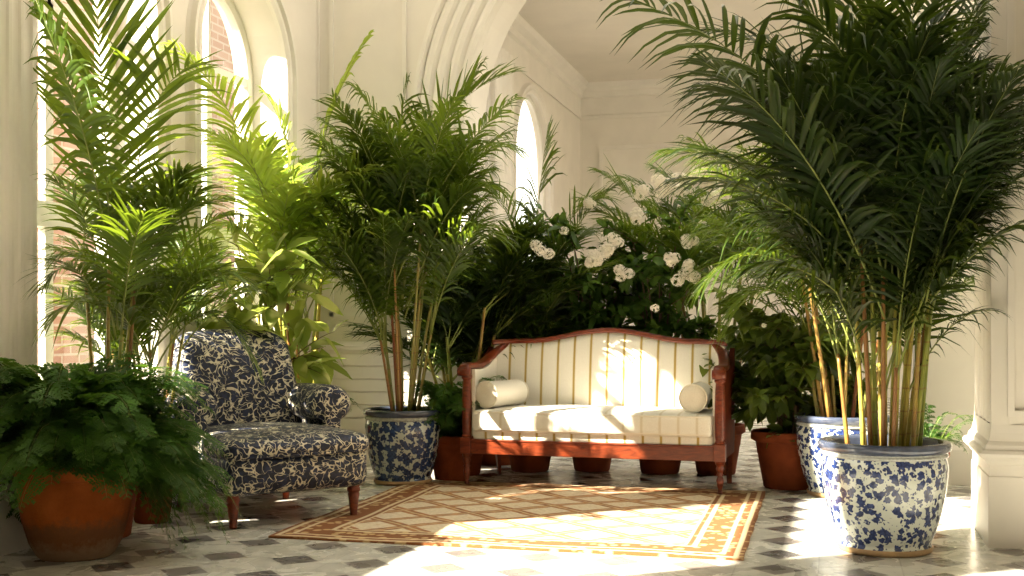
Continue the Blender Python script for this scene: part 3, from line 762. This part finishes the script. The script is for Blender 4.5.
# palm in the blue pot left of the sofa
palm('potted_palm', 'palm with many green canes in the blue and white pot left of the sofa', g(403, 8.25), 15, 'palm', blue(.275, .51, 'glaze_dark'), 16,
     cane='cane_red', spread=.10, rimh=.51, hr=(.4, 1.35), fl=(.8, 1.2), nf=4, elev=(64, 89), lean=.13, cr=.010, arch=.5,
     kw=dict(n=26, ll=.40, lw=.0125, droop=.6, lean=(1.0, .4)),
     key=[K((403,300,8.2),(405,180,8.1),(430,95,8.0),(515,72,7.9), ll=.46, n=26, lw=.020, vee=.7, droop=.2),
          K((400,310,8.2),(385,200,8.1),(360,140,8.0),(318,170,7.9)), K((405,310,8.2),(440,200,8.1),(470,130,8.0),(520,150,7.9)),
          K((403,310,8.2),(440,250,8.0),(470,210,7.9),(500,240,7.9), droop=.3), K((400,320,8.2),(360,260,8.1),(335,230,8.0),(305,280,8.0)),
          K((402,300,8.2),(400,190,8.3),(395,120,8.3),(410,75,8.3)), K((402,300,8.2),(420,180,8.2),(450,110,8.2),(485,60,8.2), ll=.42, lw=.018, n=26), K((402,300,8.2),(400,190,8.0),(385,110,7.9),(350,85,7.9), ll=.42, lw=.017, n=26), K((404,320,8.2),(430,240,7.9),(455,170,7.8),(500,190,7.8), ll=.42, lw=.016, n=26)])
bluepot = bpy.data.objects['potted_palm.004']
# palms standing behind the sofa
dk = dict(n=22, ll=.34, lw=.0125, droop=.4, lean=(1.0, .4))
palm('potted_palm', 'dark palm with upright fans behind the left half of the sofa', g(530, 8.92), 12, 'palm', terra(.20, .33), 17, front=8.42,
     spread=.12, rimh=.33, hr=(.25, 1.5), fl=(.6, .85), nf=4, elev=(35, 85), lean=.12, kw=dk, arch=.45,
     key=[K((530,300,8.9),(535,240,8.9),(540,180,8.9),(548,125,8.9), ll=.46, n=22, lw=.020, lean=(1.0,.3)), K((530,300,8.9),(520,230,8.8),(500,180,8.8),(470,185,8.7)),
          K((532,300,8.9),(560,230,8.8),(580,190,8.8),(610,200,8.7))])
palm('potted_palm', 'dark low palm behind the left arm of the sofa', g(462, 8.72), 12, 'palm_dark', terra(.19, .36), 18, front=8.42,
     spread=.12, rimh=.36, hr=(.3, .95), fl=(.55, .8), nf=4, elev=(35, 85), lean=.22, kw=dk)
palm('potted_palm', 'dark palm behind the right end of the sofa', g(716, 8.75), 12, 'palm', terra(.20, .36), 19, front=8.42,
     spread=.12, rimh=.36, hr=(.6, 1.5), fl=(.6, .9), nf=3, elev=(50, 85), lean=.2, kw=dk)

palm('potted_palm', 'dark palm seen in the gap between the left blue pot palm and the upright fans', g(496, 9.35), 14, 'palm_dark', terra(.20, .36), 20, front=8.42,
     spread=.12, rimh=.36, hr=(.15, 1.3), fl=(.55, .85), nf=4, elev=(30, 85), lean=.2, kw=dk)

# ------------------------------------------------------------------ ferns
def fern_frond(mb, P, rng, n=26, ll=.075, droop=.3):
    ts = np.linspace(0, 1, 9); cv = bez(P, ts); tube(mb, cv, [.0022*(1-.7*t) for t in ts], 3, 1)
    ps = np.array([.2, .4, .6, .8, .95])
    for side in (-1, 1):
        t = np.linspace(.10, .99, n); p = bez(P, t); T = unit(bez(P, np.clip(t+.02, 0, 1)) - bez(P, np.clip(t-.02, 0, 1)))
        S = unit(np.cross(T, [0, 0, 1.0]) + 1e-4); Nn = unit(np.cross(S, T))
        ln = ll*np.sin(PI*np.clip(t*.82+.16, 0, 1))**.7*(1+rng.normal(0, .1, n))
        D = unit(S*side + T*.45 + Nn*rng.normal(.05, .2, n)[:, None])
        G = unit(np.cross(D, Nn))
        for k in range(n):
            L_ = ln[k]
            for j, s in enumerate(ps):
                c = p[k] + D[k]*s*L_ - np.array([0, 0, droop*L_*s*s]); w_ = L_*.30*(1-.5*s)
                for q in (-1, 1):
                    a = c + G[k]*q*w_ + D[k]*w_*.5
                    h = D[k]*L_*.10
                    mb.add([c-h*.6, a-h*.5, a+h*.9, c+h*.9], [(0, 1, 2, 3)], 0)
            e = p[k] + D[k]*L_*1.08 - np.array([0, 0, droop*L_]); c = p[k] + D[k]*L_*.85 - np.array([0, 0, droop*L_*.75])
            mb.add([c-G[k]*L_*.07, e, c+G[k]*L_*.07, c-D[k]*L_*.15], [(0, 1, 2, 3)], 0)
def fern(label, base, pot, seed, h0, reach, rise, n, extra, ll=.075, nn=26, fall=1.0, leaf='fern', azc=None):
    rg_ = np.random.default_rng(seed); root = thing('potted_fern', label, 'fern', base); pot(root); B = np.array(base, float)
    def one(mb):
        az = rg_.uniform(0, 2*PI); k = rg_.uniform(0, 1)
        if azc is not None and rg_.uniform() < .32: az = azc + rg_.normal(0, .35); k = rg_.uniform(.55, 1)
        l = reach*(.5+.6*rg_.uniform())
        hd = np.array([math.cos(az), math.sin(az), 0]); r0 = rg_.uniform(0, .10)
        fc = fall*(.40 if hd[0]*.58-hd[1]*.82 > .35 else 1.0)
        up = rise*(1-.75*k)*rg_.uniform(.8, 1.15); dn = fc*k*rg_.uniform(.3, 1.0)
        p0 = B + hd*r0 + [0, 0, h0-.04]; p1 = p0 + hd*l*.25 + [0, 0, up*1.05]; p2 = p0 + hd*l*.8 + [0, 0, up*.95 - dn*.1]; p3 = p0 + hd*l*1.0 + [0, 0, up*.75 - dn*.5]
        for q in (p1, p2, p3): q[0] = max(q[0], XL+.08); q[2] = max(q[2], .03)
        fern_frond(mb, [p0, p1, p2, p3], rg_, nn, ll)
    for _ in range(n):
        mb = MB(); one(mb); mb.build('frond', [M[leaf], M['rachis']], root, off=base)
    if extra:
        mb = MB()
        for _ in range(extra): one(mb)
        mb.build('foliage', [M[leaf], M['rachis']], root, off=base, kind='stuff')
    return root
def underplant(root, h0, n, seed):
    rg_ = np.random.default_rng(seed); B = np.array(root.location)
    for _ in range(n):
        az = rg_.uniform(0, 2*PI); hd = np.array([math.cos(az), math.sin(az), 0]); l = rg_.uniform(.22, .36)
        p0 = B + hd*.12 + [0, 0, h0-.04]; mb = MB()
        fern_frond(mb, [p0, p0+hd*l*.3+[0, 0, .16], p0+hd*l*.7+[0, 0, .14], p0+hd*l+[0, 0, rg_.uniform(-.02, .12)]], rg_, 16, .06)
        mb.build('fern_frond', [M['fern'], M['rachis']], root, off=root.location)
underplant(bluepot, .51, 26, 50)
fern('large bushy fern spilling over the round terracotta pot at lower left', g(76, 5.65), lambda r: pot_terra(r, .26, .44, 'terra', True), 21, .44, .64, .58, 98, 190, .100, 24, 1.5, azc=.25)
fern('small feathery fern half hidden behind the nearest blue and white pot', g(925, 7.6), terra(.14, .30), 22, .30, .28, .38, 26, 0, .05, 18, .3)
fern('dark fern low in the dim corner between the blue pot and the sofa', g(452, 8.38), terra(.17, .32), 23, .32, .33, .50, 90, 0, .08, 18, .5)

# ------------------------------------------------------------------ leafy shrubs
def leaf_quads(mb, p, d, l, wd, rng, fold=.25, mi=0):
    d = d/np.linalg.norm(d); s = np.cross(d, [0, 0, 1.0]); s = s/(np.linalg.norm(s)+1e-6)
    a = rng.normal(0, .5); u = np.cross(s, d); s = s*math.cos(a) + u*math.sin(a); u = np.cross(s, d)
    K_ = [(0, 0), (.25, .75), (.5, 1), (.78, .66), (1, 0)]; c = []; lf = []; rt = []
    for t, w_ in K_:
        q = p + d*l*t - np.array([0, 0, .25*l*t*t]); c.append(q)
        if 0 < t < 1: lf.append(q + s*wd*w_ + u*fold*wd*w_); rt.append(q - s*wd*w_ + u*fold*wd*w_)
    V = c + lf + rt
    mb.add(V, [(0, 1, 5), (1, 2, 6, 5), (2, 3, 7, 6), (3, 4, 7), (1, 0, 8), (2, 1, 8, 9), (3, 2, 9, 10), (4, 3, 10)], mi)
def cluster(mb, c, r, rng, n=46):
    for _ in range(n):
        d = rng.normal(0, 1, 3); d /= np.linalg.norm(d); q = c + d*r*np.array([1, 1, .85])*rng.uniform(.75, 1.0)
        a = np.cross(d, [.3, .2, 1.0]); a /= np.linalg.norm(a); b = np.cross(d, a); s = r*.22; th = rng.uniform(0, PI)
        a, b = a*math.cos(th)+b*math.sin(th), b*math.cos(th)-a*math.sin(th)
        for k in range(4):
            x = math.cos(k*PI/2)*a + math.sin(k*PI/2)*b; y = math.cos(k*PI/2+PI/2)*a + math.sin(k*PI/2+PI/2)*b
            mb.add([q, q+(x-y*.55)*s*.8+d*s*.1, q+x*s*1.15+d*s*.3, q+(x+y*.55)*s*.8+d*s*.1], [(0, 1, 2, 3)], 0)
def shrub(name, label, base, pot, seed, rimh, H, W, nb, leaves, leaf, ll=.10, lw=.026, flowers=(), cat='shrub', fr=.05, low=.0, front=None):
    rg_ = np.random.default_rng(seed); root = thing(name, label, cat, base); pot(root); B = np.array(base, float)
    tips = []
    fol = MB()
    for k in range(nb):
        az = 2*PI*k/nb + rg_.normal(0, .3); r = W*rg_.uniform(.25, 1.0); h = rimh + (H-rimh)*rg_.uniform(.2, 1.0)*(1-.25*(r/W)**2)
        hd = np.array([math.cos(az), math.sin(az), 0])
        p0 = B + hd*.05 + [0, 0, rimh-.06]; p3 = B + hd*r + [0, 0, h - low*r/W]; p1 = p0 + [0, 0, (h-rimh)*.5]; p2 = B + hd*r*.6 + [0, 0, h*.98]
        for q in (p2, p3):
            q[0] = max(q[0], XL+.1)
            if front: q[1] = max(q[1], front)
        pts = bez([p0, p1, p2, p3], np.linspace(0, 1, 12)); mb = MB(); tube(mb, pts, [.010*(1-.75*t) for t in np.linspace(0, 1, 12)], 5)
        subs = [pts]
        for j in range(6):
            t0 = rg_.uniform(.3, .95); s0 = bez([p0, p1, p2, p3], np.array([t0]))[0]; a2 = az + rg_.normal(0, 1.3)
            e = s0 + np.array([math.cos(a2), math.sin(a2), rg_.uniform(-.3, .7)])*rg_.uniform(.15, .34)*(W/.4)**.5
            e[0] = max(e[0], XL+.1)
            if front: e[1] = max(e[1], front-.05)
            m_ = (s0+e)/2 + [0, 0, .05]; sp = bez([s0, m_, e], np.linspace(0, 1, 7)); tube(mb, sp, [.004*(1-.6*t) for t in np.linspace(0, 1, 7)], 4); subs.append(sp)
        mb.build('branch', M['bark'], root, off=base)
        for sp in subs:
            m_ = max(5, int(leaves/(nb*7)))
            st = .35 if sp is pts else .1
            for _ in range(m_):
                t = rg_.uniform(st, 1); x = t*(len(sp)-1); i0 = min(int(x), len(sp)-2); p = sp[i0] + (sp[i0+1]-sp[i0])*(x-i0)
                d = unit((sp[i0+1]-sp[i0]))*.5 + rg_.normal(0, .6, 3) + [0, 0, .1]
                leaf_quads(fol, p, d, ll*rg_.uniform(.65, 1.2), lw*rg_.uniform(.75, 1.2), rg_)
    fol.build('foliage', M[leaf], root, off=base)
    for (px, py, z, r) in flowers:
        mb = MB(); r = r*1.2; c = np.array(cp(px, py, z-.28))
        for q in range(3 if r > .05 else 1):
            cluster(mb, c + rg_.normal(0, r*.42, 3), r*.74, rg_, 64)
        mb.build('flower_cluster', M['petal'], root, off=base)
    return root
shrub('flowering_shrub', 'leafy shrub with cream blossom clusters behind the middle of the sofa', g(592, 8.95), terra(.19, .33), 31, .33, 1.95, .50, 16, 2300, 'gloss', .12, .026,
      [(540,250,8.6,.05),(612,240,8.6,.05),(600,258,8.5,.06),(607,248,8.6,.06),(592,262,8.5,.045),(622,272,8.6,.05),(560,232,8.8,.04),(636,216,8.8,.05),(588,200,8.9,.045)], front=8.42)
shrub('flowering_shrub', 'leafy shrub with the most cream blossom clusters, behind the sofa right of centre', g(660, 8.8), terra(.20, .35), 32, .35, 2.15, .56, 17, 2600, 'gloss', .12, .027,
      [(672,258,8.3,.05),(685,278,8.3,.055),(690,268,8.3,.045),(680,190,8.6,.07),(662,184,8.6,.06),(700,180,8.6,.07),(640,192,8.6,.05),(668,262,8.3,.04),(712,200,8.5,.05),(655,310,8.4,.035),(690,240,8.4,.05),(715,186,8.6,.05)], front=8.42)
shrub('leafy_shrub', 'glossy broad leaved shrub in terracotta pot right of the sofa', g(788, 8.0), terra(.23, .38), 33, .38, 1.36, .47, 16, 2300, 'broad', .13, .034, [(757,300,7.7,.02),(765,325,7.7,.02)], low=.35)
shrub('leafy_shrub', 'light green variegated shrub catching sun behind the armchair back', g(258, 7.75), terra(.17, .38), 34, .38, 1.95, .30, 9, 300, 'varieg', .26, .05)

# ------------------------------------------------------------------ armchair
def armchair():
    c = cw(258, 7.0); rzv = YAW + math.radians(36)
    t = thing('armchair', 'navy armchair with cream vine pattern and rolled arms by the left window', 'armchair', tuple(c), rzv)
    # local: x sideways, -y front
    mb = MB()
    def shp(q):
        x, y, z = q; f = 1 - .05*max(0, (z-.05)/.15) ; return (x*f, y*f, z)
    rbox(mb, (0, -.11, .285), (.76, .86, .23), .06, 14, 0, .03)
    weld(mb.build('seat_base', M['vine'], t))
    mb = MB(); rbox(mb, (0, -.12, .415), (.77, .87, .12), .055, 16, .045, .03)
    weld(mb.build('seat', M['vine'], t))
    pm = MB(); hx, hy = .385, .435; pts = []
    for k in range(64):
        a = 2*PI*k/64; ca, sa = math.cos(a), math.sin(a); e = .18
        x = hx*abs(ca)**e*(1 if ca > 0 else -1)*.985; y = hy*abs(sa)**e*(1 if sa > 0 else -1)
        y2 = -.12 + y*.99 - (.025*(1-(x/hx)**2) if y < 0 else 0); pts.append((x*.99, y2, .383))
    tube(pm, pts+[pts[0]], .008, 6, cap=False); pm.build('piping', M['vine'], t)
    def back_shape(q):
        x, y, z = q; zz = z + .34
        y2 = y + .13*(zz/.68)**1.3 + .05*(x/.34)**2*(-1)      # recline and slight wrap
        x2 = x*(1 - .10*max(0, (zz-.4)/.28)); return (x2, y2, z)
    mb = MB(); rbox(mb, (0, .30, .68), (.68, .20, .70), .085, 16, .03, .04, back_shape); weld(mb.build('backrest', M['vine'], t))
    for s in (-1, 1):
        prof = []
        # cross section of a rolled arm, x outward
        for k in range(28):
            a = -PI*.5 + 2*PI*k/28
            prof.append((math.cos(a), math.sin(a)))
        def sec(y, sc_, zs=1):
            R = .118*sc_; cz = .61; cx = .37; row = []
            for k in range(20):
                a = math.radians(-38 + 256*k/19); row.append((s*(cx + R*math.cos(a)), y, cz + R*math.sin(a)*zs))
            row.append((s*(cx - .055*sc_), y, .52)); row.append((s*(cx-.055*sc_), y, .20 + (1-sc_)*.1)); row.append((s*(cx+.05*sc_), y, .20+(1-sc_)*.1)); row.append((s*(cx+.055*sc_), y, .52))
            return row
        ys = [(-.14, .05), (-.138, .5), (-.13, .8), (-.115, .93), (-.09, 1.0), (0, 1.0), (.2, .98), (.36, .93), (.38, .8)]
        mb = MB(); P = [sec(y, q) for y, q in ys]; ngrid(mb, P, closed_v=True)
        mb.add(P[0], [tuple(range(len(P[0])))]); mb.add(P[-1], [tuple(range(len(P[-1])))[::-1]])
        weld(mb.build('arm', M['vine'], t))
    lp = [(.001, .0), (.017, 0), (.020, .012), (.018, .02), (.024, .08), (.030, .13), (.026, .136), (.034, .145), (.034, .16), (.028, .166), (.036, .18), (.036, .20)]
    for sx in (-1, 1):
        mb = MB(); lathe(mb, lp, sx*.32, -.47, 20); mb.build('leg', M['wood'], t)
        mb = MB(); tube(mb, [(sx*.30, .33, 0), (sx*.29, .28, .20)], [.018, .028], 8); mb.build('leg', M['wood'], t)
    return t
chair = armchair(); chair.scale = (1.13, 1.05, 1.0)

# ------------------------------------------------------------------ sofa
def sofa():
    c = (-1.545, 7.68, .016); t = thing('sofa', 'camel back mahogany sofa with cream and gold striped upholstery on the rug', 'sofa', c, math.radians(-2.0))
    W = .845; D = .60
    leg = [(.001, 0), (.013, 0), (.017, .008), (.014, .018), (.012, .03), (.019, .055), (.024, .085), (.018, .105), (.015, .112), (.025, .122), (.015, .132), (.020, .142), (.027, .160), (.020, .178), (.030, .188), (.030, .20), (.034, .205), (.034, .212)]
    for s in (-1, 1):
        mb = MB(); lathe(mb, leg, s*W, 0, 24); mb.build('leg', M['wood'], t)
        mb = MB(); tube(mb, [(s*(W-.02), D+.06, -.014), (s*(W-.02), D, .24)], [.017, .026], 4); mb.build('leg', M['wood'], t, smooth=False)
    r = MB(); box(r, -W+.035, W-.035, -.022, .02, .205, .305); box(r, -W+.035, W-.035, -.028, -.02, .292, .305); r.build('seat_rail', M['wood'], t, smooth=False, bevel=.006)
    r = MB(); box(r, -W+.03, W-.03, D-.03, D+.02, .205, .36); r.build('back_rail', M['wood'], t, smooth=False, bevel=.006)
    for s in (-1, 1):
        r = MB(); x = s*W; box(r, x-.02, x+.02, .03, D, .205, .305); r.build('side_rail', M['wood_panel'], t, smooth=False, bevel=.006)
        # square block, reeded post and scrolled arm
        p = MB(); box(p, x-.036, x+.036, -.036, .036, .205, .315)
        lathe(p, [(.030, .315), (.034, .322), (.026, .335), (.031, .36), (.034, .50), (.030, .66), (.026, .70), (.036, .71), (.036, .725), (.028, .74)], x, 0, 24)
        p.build('arm_post', M['wood'], t, smooth=False, bevel=.003)
        a = MB()
        path = [(x, -.055, .735), (x, -.06, .765), (x, -.035, .79), (x, .04, .795), (x-s*.002, .16, .79), (x-s*.01, .28, .80), (x-s*.025, .40, .835), (x-s*.05, .50, .885), (x-s*.09, .57, .93), (x-s*.13, .60, .945)]
        pts = bezchain(path)
        P = []
        for k, q in enumerate(pts):
            q = Vector(q); tn = (Vector(pts[min(k+1, len(pts)-1)]) - Vector(pts[max(k-1, 0)])).normalized()
            sd = tn.cross(Vector((0, 0, 1)));
            sd = Vector((1, 0, 0)) if sd.length < .3 else sd.normalized()
            if sd.x < 0: sd = -sd
            up = sd.cross(tn).normalized()
            if up.z < 0 and k > 8: up = -up
            wd, ht = .036, .020
            P.append([tuple(q + sd*wd*math.copysign(abs(math.cos(th))**.6, math.cos(th)) + up*ht*math.copysign(abs(math.sin(th))**.6, math.sin(th))) for th in [2*PI*m/16 for m in range(16)]])
        ngrid(a, P, closed_v=True); a.add(P[0], [tuple(range(16))]); a.add(P[-1], [tuple(range(16))])
        for k in (0,): 
            m_ = Matrix.Rotation(PI/2, 4, 'Y')
            v = []
            for u in (-.042, .042):
                for th in range(18): v.append((x+u, -.05 + .030*math.cos(th*PI/9), .755 + .030*math.sin(th*PI/9)))
            a.add(v, [(q, (q+1) % 18, 18+(q+1) % 18, 18+q) for q in range(18)] + [tuple(range(18)), tuple(range(18, 36))])
        weld(a.build('armrest', M['wood'], t))
        # panels: wooden outside, upholstered inside
        def panel(x0, x1, lo, shrink, m, name):
            mb = MB(); top = [(q[1], q[2]-shrink) for q in pts if q[1] > .02 and q[1] < .57]
            ys = [q[0] for q in top]; P = []
            rows = []
            for xx in (x0, x1):
                rows.append([(xx, y, lo) for y, z in top]); rows.append([(xx, y, z) for y, z in top])
            ngrid(mb, [rows[0], rows[1]]); ngrid(mb, [rows[3], rows[2]]); ngrid(mb, [rows[1], rows[3]]); ngrid(mb, [rows[0], rows[2]])
            mb.add([rows[0][0], rows[1][0], rows[3][0], rows[2][0]], [(0, 1, 2, 3)]); mb.add([rows[0][-1], rows[1][-1], rows[3][-1], rows[2][-1]], [(0, 1, 2, 3)])
            weld(mb.build(name, m, t, smooth=False))
        panel(x-.016 + s*.012, x+.016 + s*.012, .29, .012, M['wood_panel'], 'side_panel')
        panel(x-s*.012, x-s*.05, .32, .025, M['stripe'], 'arm_upholstery')
    # back: camel curve
    BW = W-.03
    def crest(x):
        u = abs(x)/BW
        if u > .72:
            k = (u-.72)/.28; return .955 - .0*k + .012*math.cos(PI*.5*k) - .012
        k = u/.72; return .955 + .075*(.5+.5*math.cos(PI*k))
    def ycurve(x, z): return D - .06 + .05*((z-.36)/.6) - .06*max(0, (abs(x)/BW-.8)/.2)**2
    nx_, nz = 60, 14; fr = []; bk = []
    for i_ in range(nx_+1):
        x = -BW + 2*BW*i_/nx_; top = crest(x)-.012; rf = []; rb = []
        for j in range(nz+1):
            z = .34 + (top-.34)*j/nz; pf = .030*math.sin(PI*min(1, max(0, j/nz)))**.5*math.sin(PI*min(1, max(0.0, i_/nx_)))**.35
            rf.append((x, ycurve(x, z)-.02-pf, z)); rb.append((x, ycurve(x, z)+.035, z))
        fr.append(rf); bk.append(rb)
    mb = MB(); ngrid(mb, fr); ngrid(mb, bk[::-1]); ngrid(mb, [[r_[-1] for r_ in fr], [r_[-1] for r_ in bk]]); ngrid(mb, [[r_[0] for r_ in bk], [r_[0] for r_ in fr]])
    ngrid(mb, [fr[0], bk[0]]); ngrid(mb, [bk[-1], fr[-1]]); weld(mb.build('backrest', M['stripe'], t))
    mb = MB(); P = []
    for i_ in range(81):
        x = -BW-.012 + 2*(BW+.012)*i_/80; z = crest(max(-BW, min(BW, x))); y = ycurve(x, z); P.append((x, y, z))
    rows = [[(x, y + .034*math.copysign(abs(math.cos(th))**.6, math.cos(th)), z + .019*math.copysign(abs(math.sin(th))**.6, math.sin(th))) for th in [2*PI*m/14 for m in range(14)]] for x, y, z in P]
    ngrid(mb, rows, closed_v=True); mb.add(rows[0], [tuple(range(14))]); mb.add(rows[-1], [tuple(range(14))]); weld(mb.build('crest_rail', M['wood'], t))
    # deck, cushion, piping
    mb = MB(); rbox(mb, (0, D*.5-.02, .335), (2*W-.085, D-.02, .075), .02, 12); weld(mb.build('seat_deck', M['stripe'], t))
    mb = MB(); rbox(mb, (0, D*.5-.045, .428), (2*W-.095, D+.02, .145), .035, 22, .022, .008); cu = weld(mb.build('seat_cushion', M['stripe_soft'], t))
    hx, hy = (2*W-.095)/2-.004, (D+.02)/2-.004
    for z in (.375, .487):
        pts = []
        for k in range(96):
            a = 2*PI*k/96; ca, sa = math.cos(a), math.sin(a); e = .10
            pts.append((hx*math.copysign(abs(ca)**e, ca), D*.5-.045+hy*math.copysign(abs(sa)**e, sa), z))
        mb = MB(); tube(mb, pts+[pts[0]], .006, 6, cap=False); mb.build('piping', M['cream'], cu)
    return c
def bezchain(path, per=6):
    out = []
    for k in range(len(path)-1):
        p0, p1, p2, p3 = path[max(k-1, 0)], path[k], path[k+1], path[min(k+2, len(path)-1)]
        for q in range(per):
            u = q/per
            out.append(tuple(.5*((2*b)+(-a+c)*u+(2*a-5*b+4*c-d)*u*u+(-a+3*b-3*c+d)*u**3) for a, b, c, d in zip(p0, p1, p2, p3)))
    out.append(tuple(path[-1])); return out
sc0 = sofa()
def bolster(label, x, y, z, rz, group):
    t = thing('bolster_cushion', label, 'cushion', (x, y, z), rz, group)
    mb = MB(); R, Lh = .088, .20
    prof = [(R*.97, -Lh), (R, -Lh+.012)] + [(R*(1+.015*math.sin(k*2.1)), -Lh+.03+k*(2*Lh-.06)/12) for k in range(13)] + [(R, Lh-.012), (R*.97, Lh)]
    P = [[(r*math.cos(2*PI*k/40), yy, r*math.sin(2*PI*k/40)) for k in range(40)] for r, yy in prof]
    ngrid(mb, P, closed_v=True); mb.build('cover', M['stripe_soft'], t)
    for s in (-1, 1):
        e = MB(); ep = [(R*.97, s*Lh), (R*.8, s*(Lh+.012)), (R*.4, s*(Lh+.018)), (.012, s*(Lh+.012)), (.001, s*(Lh+.012))]
        ngrid(e, [[(r*math.cos(2*PI*k/40), yy, r*math.sin(2*PI*k/40)) for k in range(40)] for r, yy in ep], closed_v=True); e.build('end_panel', M['cream'], t)
        pp = MB(); tube(pp, [(R*math.cos(2*PI*k/40), s*Lh, R*math.sin(2*PI*k/40)) for k in range(41)], .005, 6, cap=False); pp.build('piping', M['cream'], t)
bolster('cream bolster cushion lying against the left arm of the sofa', -1.545-.66, 7.93, .615, math.radians(-17), 'sofa bolsters')
bolster('cream bolster cushion lying against the right arm of the sofa', -1.545+.67, 7.90, .615, math.radians(0), 'sofa bolsters')
